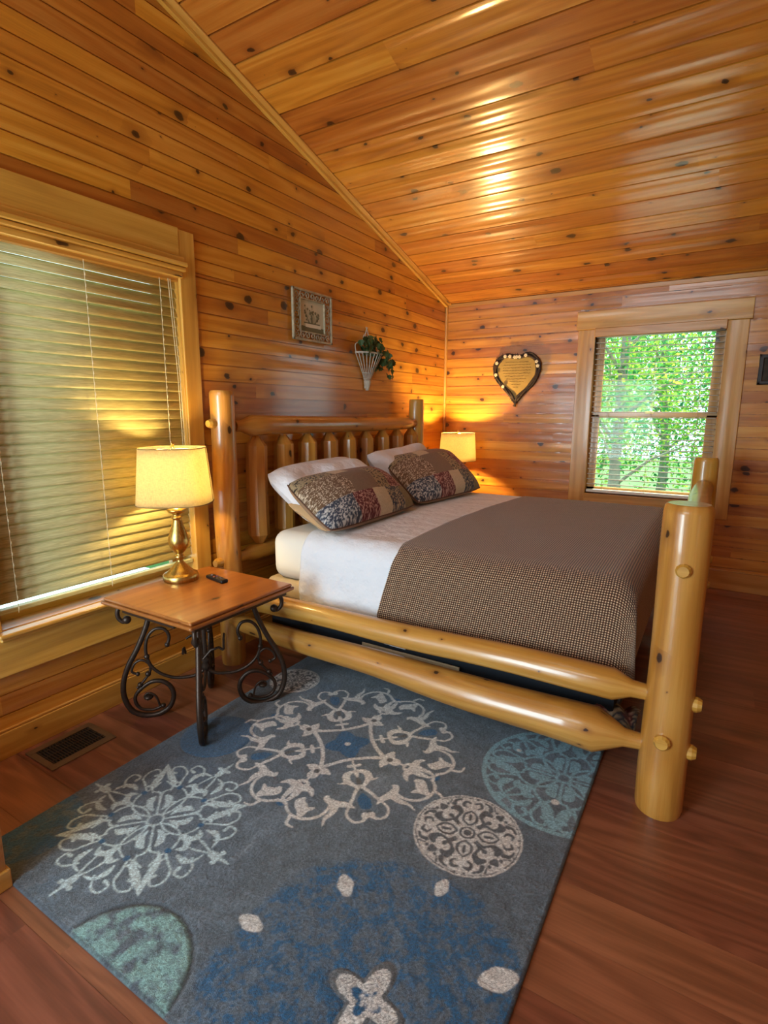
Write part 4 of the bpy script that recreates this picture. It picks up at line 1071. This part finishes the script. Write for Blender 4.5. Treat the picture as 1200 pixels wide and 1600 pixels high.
# heart plaque
t = thing('heart_plaque', 'heart-shaped verse plaque framed with twigs and blossoms on the back wall', 'wall plaque', (.735, 0, 1.5))
def hp_(a, s_=1.0):
    x = 16*math.sin(a)**3; z = 13*math.cos(a)-4.2*math.cos(2*a)-1.6*math.cos(3*a)-.6*math.cos(4*a)
    zt = 10.4-.010*x*x
    if z > 0 and abs(x) < 9: z = max(z, zt-abs(math.sin(x*.9))*.0)
    return (x/16*s_, z/14*s_)
hx, hz, hs = .735, 1.745, .185
N_ = 48; hh = [hp_(2*PI*k/N_) for k in range(N_)]
g = G(); fr = [(hx+x*hs*1.0, -.022, hz+z*hs*1.08) for x, z in hh]; bk = [(x, -.006, z) for x, _, z in fr]
g.face(fr[::-1], None, .5); g.face(bk, None, .5)
for k in range(N_): g.face([fr[k], fr[(k+1) % N_], bk[(k+1) % N_], bk[k]], None, .5)
pq = g.build('plaque', M_PARCH, t)
g = G()
for r in range(10):
    z = hz+.115-.0245*r*1.02; hw = (.105, .125, .130, .130, .125, .110, .095, .070, .045, .025)[r]; x = hx-hw
    while x < hx+hw:
        L = random.uniform(.012, .034); x2 = min(x+L, hx+hw)
        g.tube([(x+(x2-x)*q/5, -.0228, z+random.uniform(-.004, .004)) for q in range(6)], .0011, 4); x = x2+.006
g.build('verse_lettering', M_INK, pq)
g = G()
for s_ in range(5):
    ph = random.random()*6; pts = []
    for k in range(N_+1):
        x, z = hh[k % N_]; rr = 1.06+.05*math.sin(k*.7+ph)+.03*s_
        pts.append((hx+x*hs*rr, -.022-.008*math.cos(k*.8+ph+s_), hz+z*hs*rr*1.08))
    g.tube(pts, .0115-.0008*s_, 7, False)
for k in range(34):
    a = random.random()*2*PI; x, z = hp_(a, 1.13); d = Vector((x+random.uniform(-.8, .8), random.uniform(-.9, -.1), z+random.uniform(-.8, .8))).normalized()
    p = Vector((hx+x*hs, -.025, hz+z*hs*1.08)); g.tube([p-d*.024, p+d*.028], .0028, 5)
for s_ in (-1, 1): g.tube([(hx+s_*.012, -.025, hz-.19), (hx+s_*.03, -.03, hz-.235)], .004, 5)
g.build('twig_wreath', M_TWIG, t)
for a in (-2.15, -1.75, -1.35, -.95, -.45, -.15, .55, .85, 1.35, 1.5, -.75):
    x, z = hp_(a, 1.08); p = (hx+x*hs, -.042, hz+z*hs*1.08); g = G()
    for q in range(5):
        b_ = 2*PI*q/5+a; g.sphere((p[0]+.009*math.cos(b_), p[1], p[2]+.009*math.sin(b_)), .0085, 7, 5, sc=(1, .45, 1))
    g.build('blossom', M_FLOWER, t)
g = G(); g.sphere((hx+.004, -.03, hz-.235), .009, 8, 6, sc=(1, .6, 1.8)); g.build('blossom', M_FLOWER, t)
# dark frame at the right edge
t = thing('dark_frame', 'small dark framed picture at the right edge of the back wall', 'picture', (2.7, 0, 1.62))
g = G(); xa, xb, za, zb = 2.59, 2.80, 1.62, 1.835
for a, b in (((xa, za), (xa+.025, zb)), ((xb-.025, za), (xb, zb)), ((xa, za), (xb, za+.025)), ((xa, zb-.025), (xb, zb))): g.box((a[0], -.03, a[1]), (b[0], -.002, b[1]), .5)
g.build('frame', plain('dark_frame_wood', (48, 38, 28), .5, noise=.4, nscale=60), t, bevel=.004)
g = G(); g.box((xa+.02, -.012, za+.02), (xb-.02, -.006, zb-.02), .5); g.build('backing', plain('dark_print', (70, 56, 40), .8, noise=.5), t)

# ------------------------------------------------------------------ outside
g = G(); g.box((-14, T+.3, -1.2), (16, 26, -.9), .5); gr = struct(g.build('ground', M_GRASS))
def leafcloud(n, R, zc, seed, sz=.075):
    r = np.random.default_rng(seed); g = G()
    for _ in range(n):
        d = r.normal(size=3); d /= np.linalg.norm(d); rad = r.random()**.42
        c = np.array([d[0]*R[0]*rad, d[1]*R[1]*rad, zc+d[2]*R[2]*rad])
        nn = r.normal(size=3)+np.array([0, -.4, .8]); nn /= np.linalg.norm(nn); a = np.cross(nn, r.normal(size=3)); a /= np.linalg.norm(a); b = np.cross(nn, a); s = sz*(.6+.8*r.random())
        g.face([c-a*s*.5, c+b*s*.28-a*.05*s, c+a*s*.55+nn*s*.1, c-b*s*.28-a*.05*s], None, float(r.beta(2.2, 2.0)))
    return g
def tree(x, y, label, group, mesh=None, n=6000, R=(1.3, 1.1, 1.9), zc=2.2, seed=1, lean=0, first=None, scale=1.0):
    t = thing('tree', label, 'tree', (x, y, -.9), group)
    if first is None:
        g = G(); g.tube(catmull([(0, 0, 0), (.05, 0, 1.2), (lean*.5, .05, 2.6), (lean, 0, 4.6)], 6), [.10-.0028*i for i in range(19)], 10)
        for q in range(9):
            z = 1.2+q*.33; a = q*2.1; g.tube([(lean*z/6, 0, z), (lean*z/6+.5*math.cos(a), .5*math.sin(a), z+.45), (lean*z/6+1.0*math.cos(a), 1.0*math.sin(a), z+.7)], [.028, .018, .008], 6)
        local_mode(True); g.build('trunk', M_BARK, t); leafcloud(n, R, zc, seed).build('foliage', M_LEAF, t); local_mode(False)
    else:
        for ch in first.children:
            c = ch.copy(); COL.objects.link(c); c.parent = t
    t.scale = (scale,)*3; t.rotation_euler = (0, 0, 0 if seed < 3 else (seed % 2)*PI)
    return t
LB = 'leafy green tree in the woods seen through the back window blind'
t1 = tree(1.05, 3.6, 'pale-trunked tree at the left of the back window view', None, n=2600, R=(1.0, .8, 1.5), zc=2.9, seed=1, lean=.1)
t2 = tree(2.75, 5.9, LB, 'woods outside', n=7000, R=(1.4, 1.2, 2.2), zc=2.6, seed=2, lean=-.2)
for i, (x, y, s) in enumerate(((-.15, 5.7, 1.0), (1.3, 8.8, 1.15), (4.6, 8.9, 1.1), (-1.9, 8.9, 1.1), (-.1, 12.2, 1.3), (3.6, 12.4, 1.3))):
    tree(x, y, LB, 'woods outside', seed=3+i, first=t2, scale=s)
g = leafcloud(3600, (1.9, .55, .6), .62, 77, .06); g.tube([(0, 0, 0), (0, 0, .6)], .03, 6)
local_mode(True); sh = g.build('shrub', M_LEAF); local_mode(False); sh.location = (1.3, 2.1, -.9); tag(sh, 'low leafy shrub filling the bottom of the back window view', 'shrub')
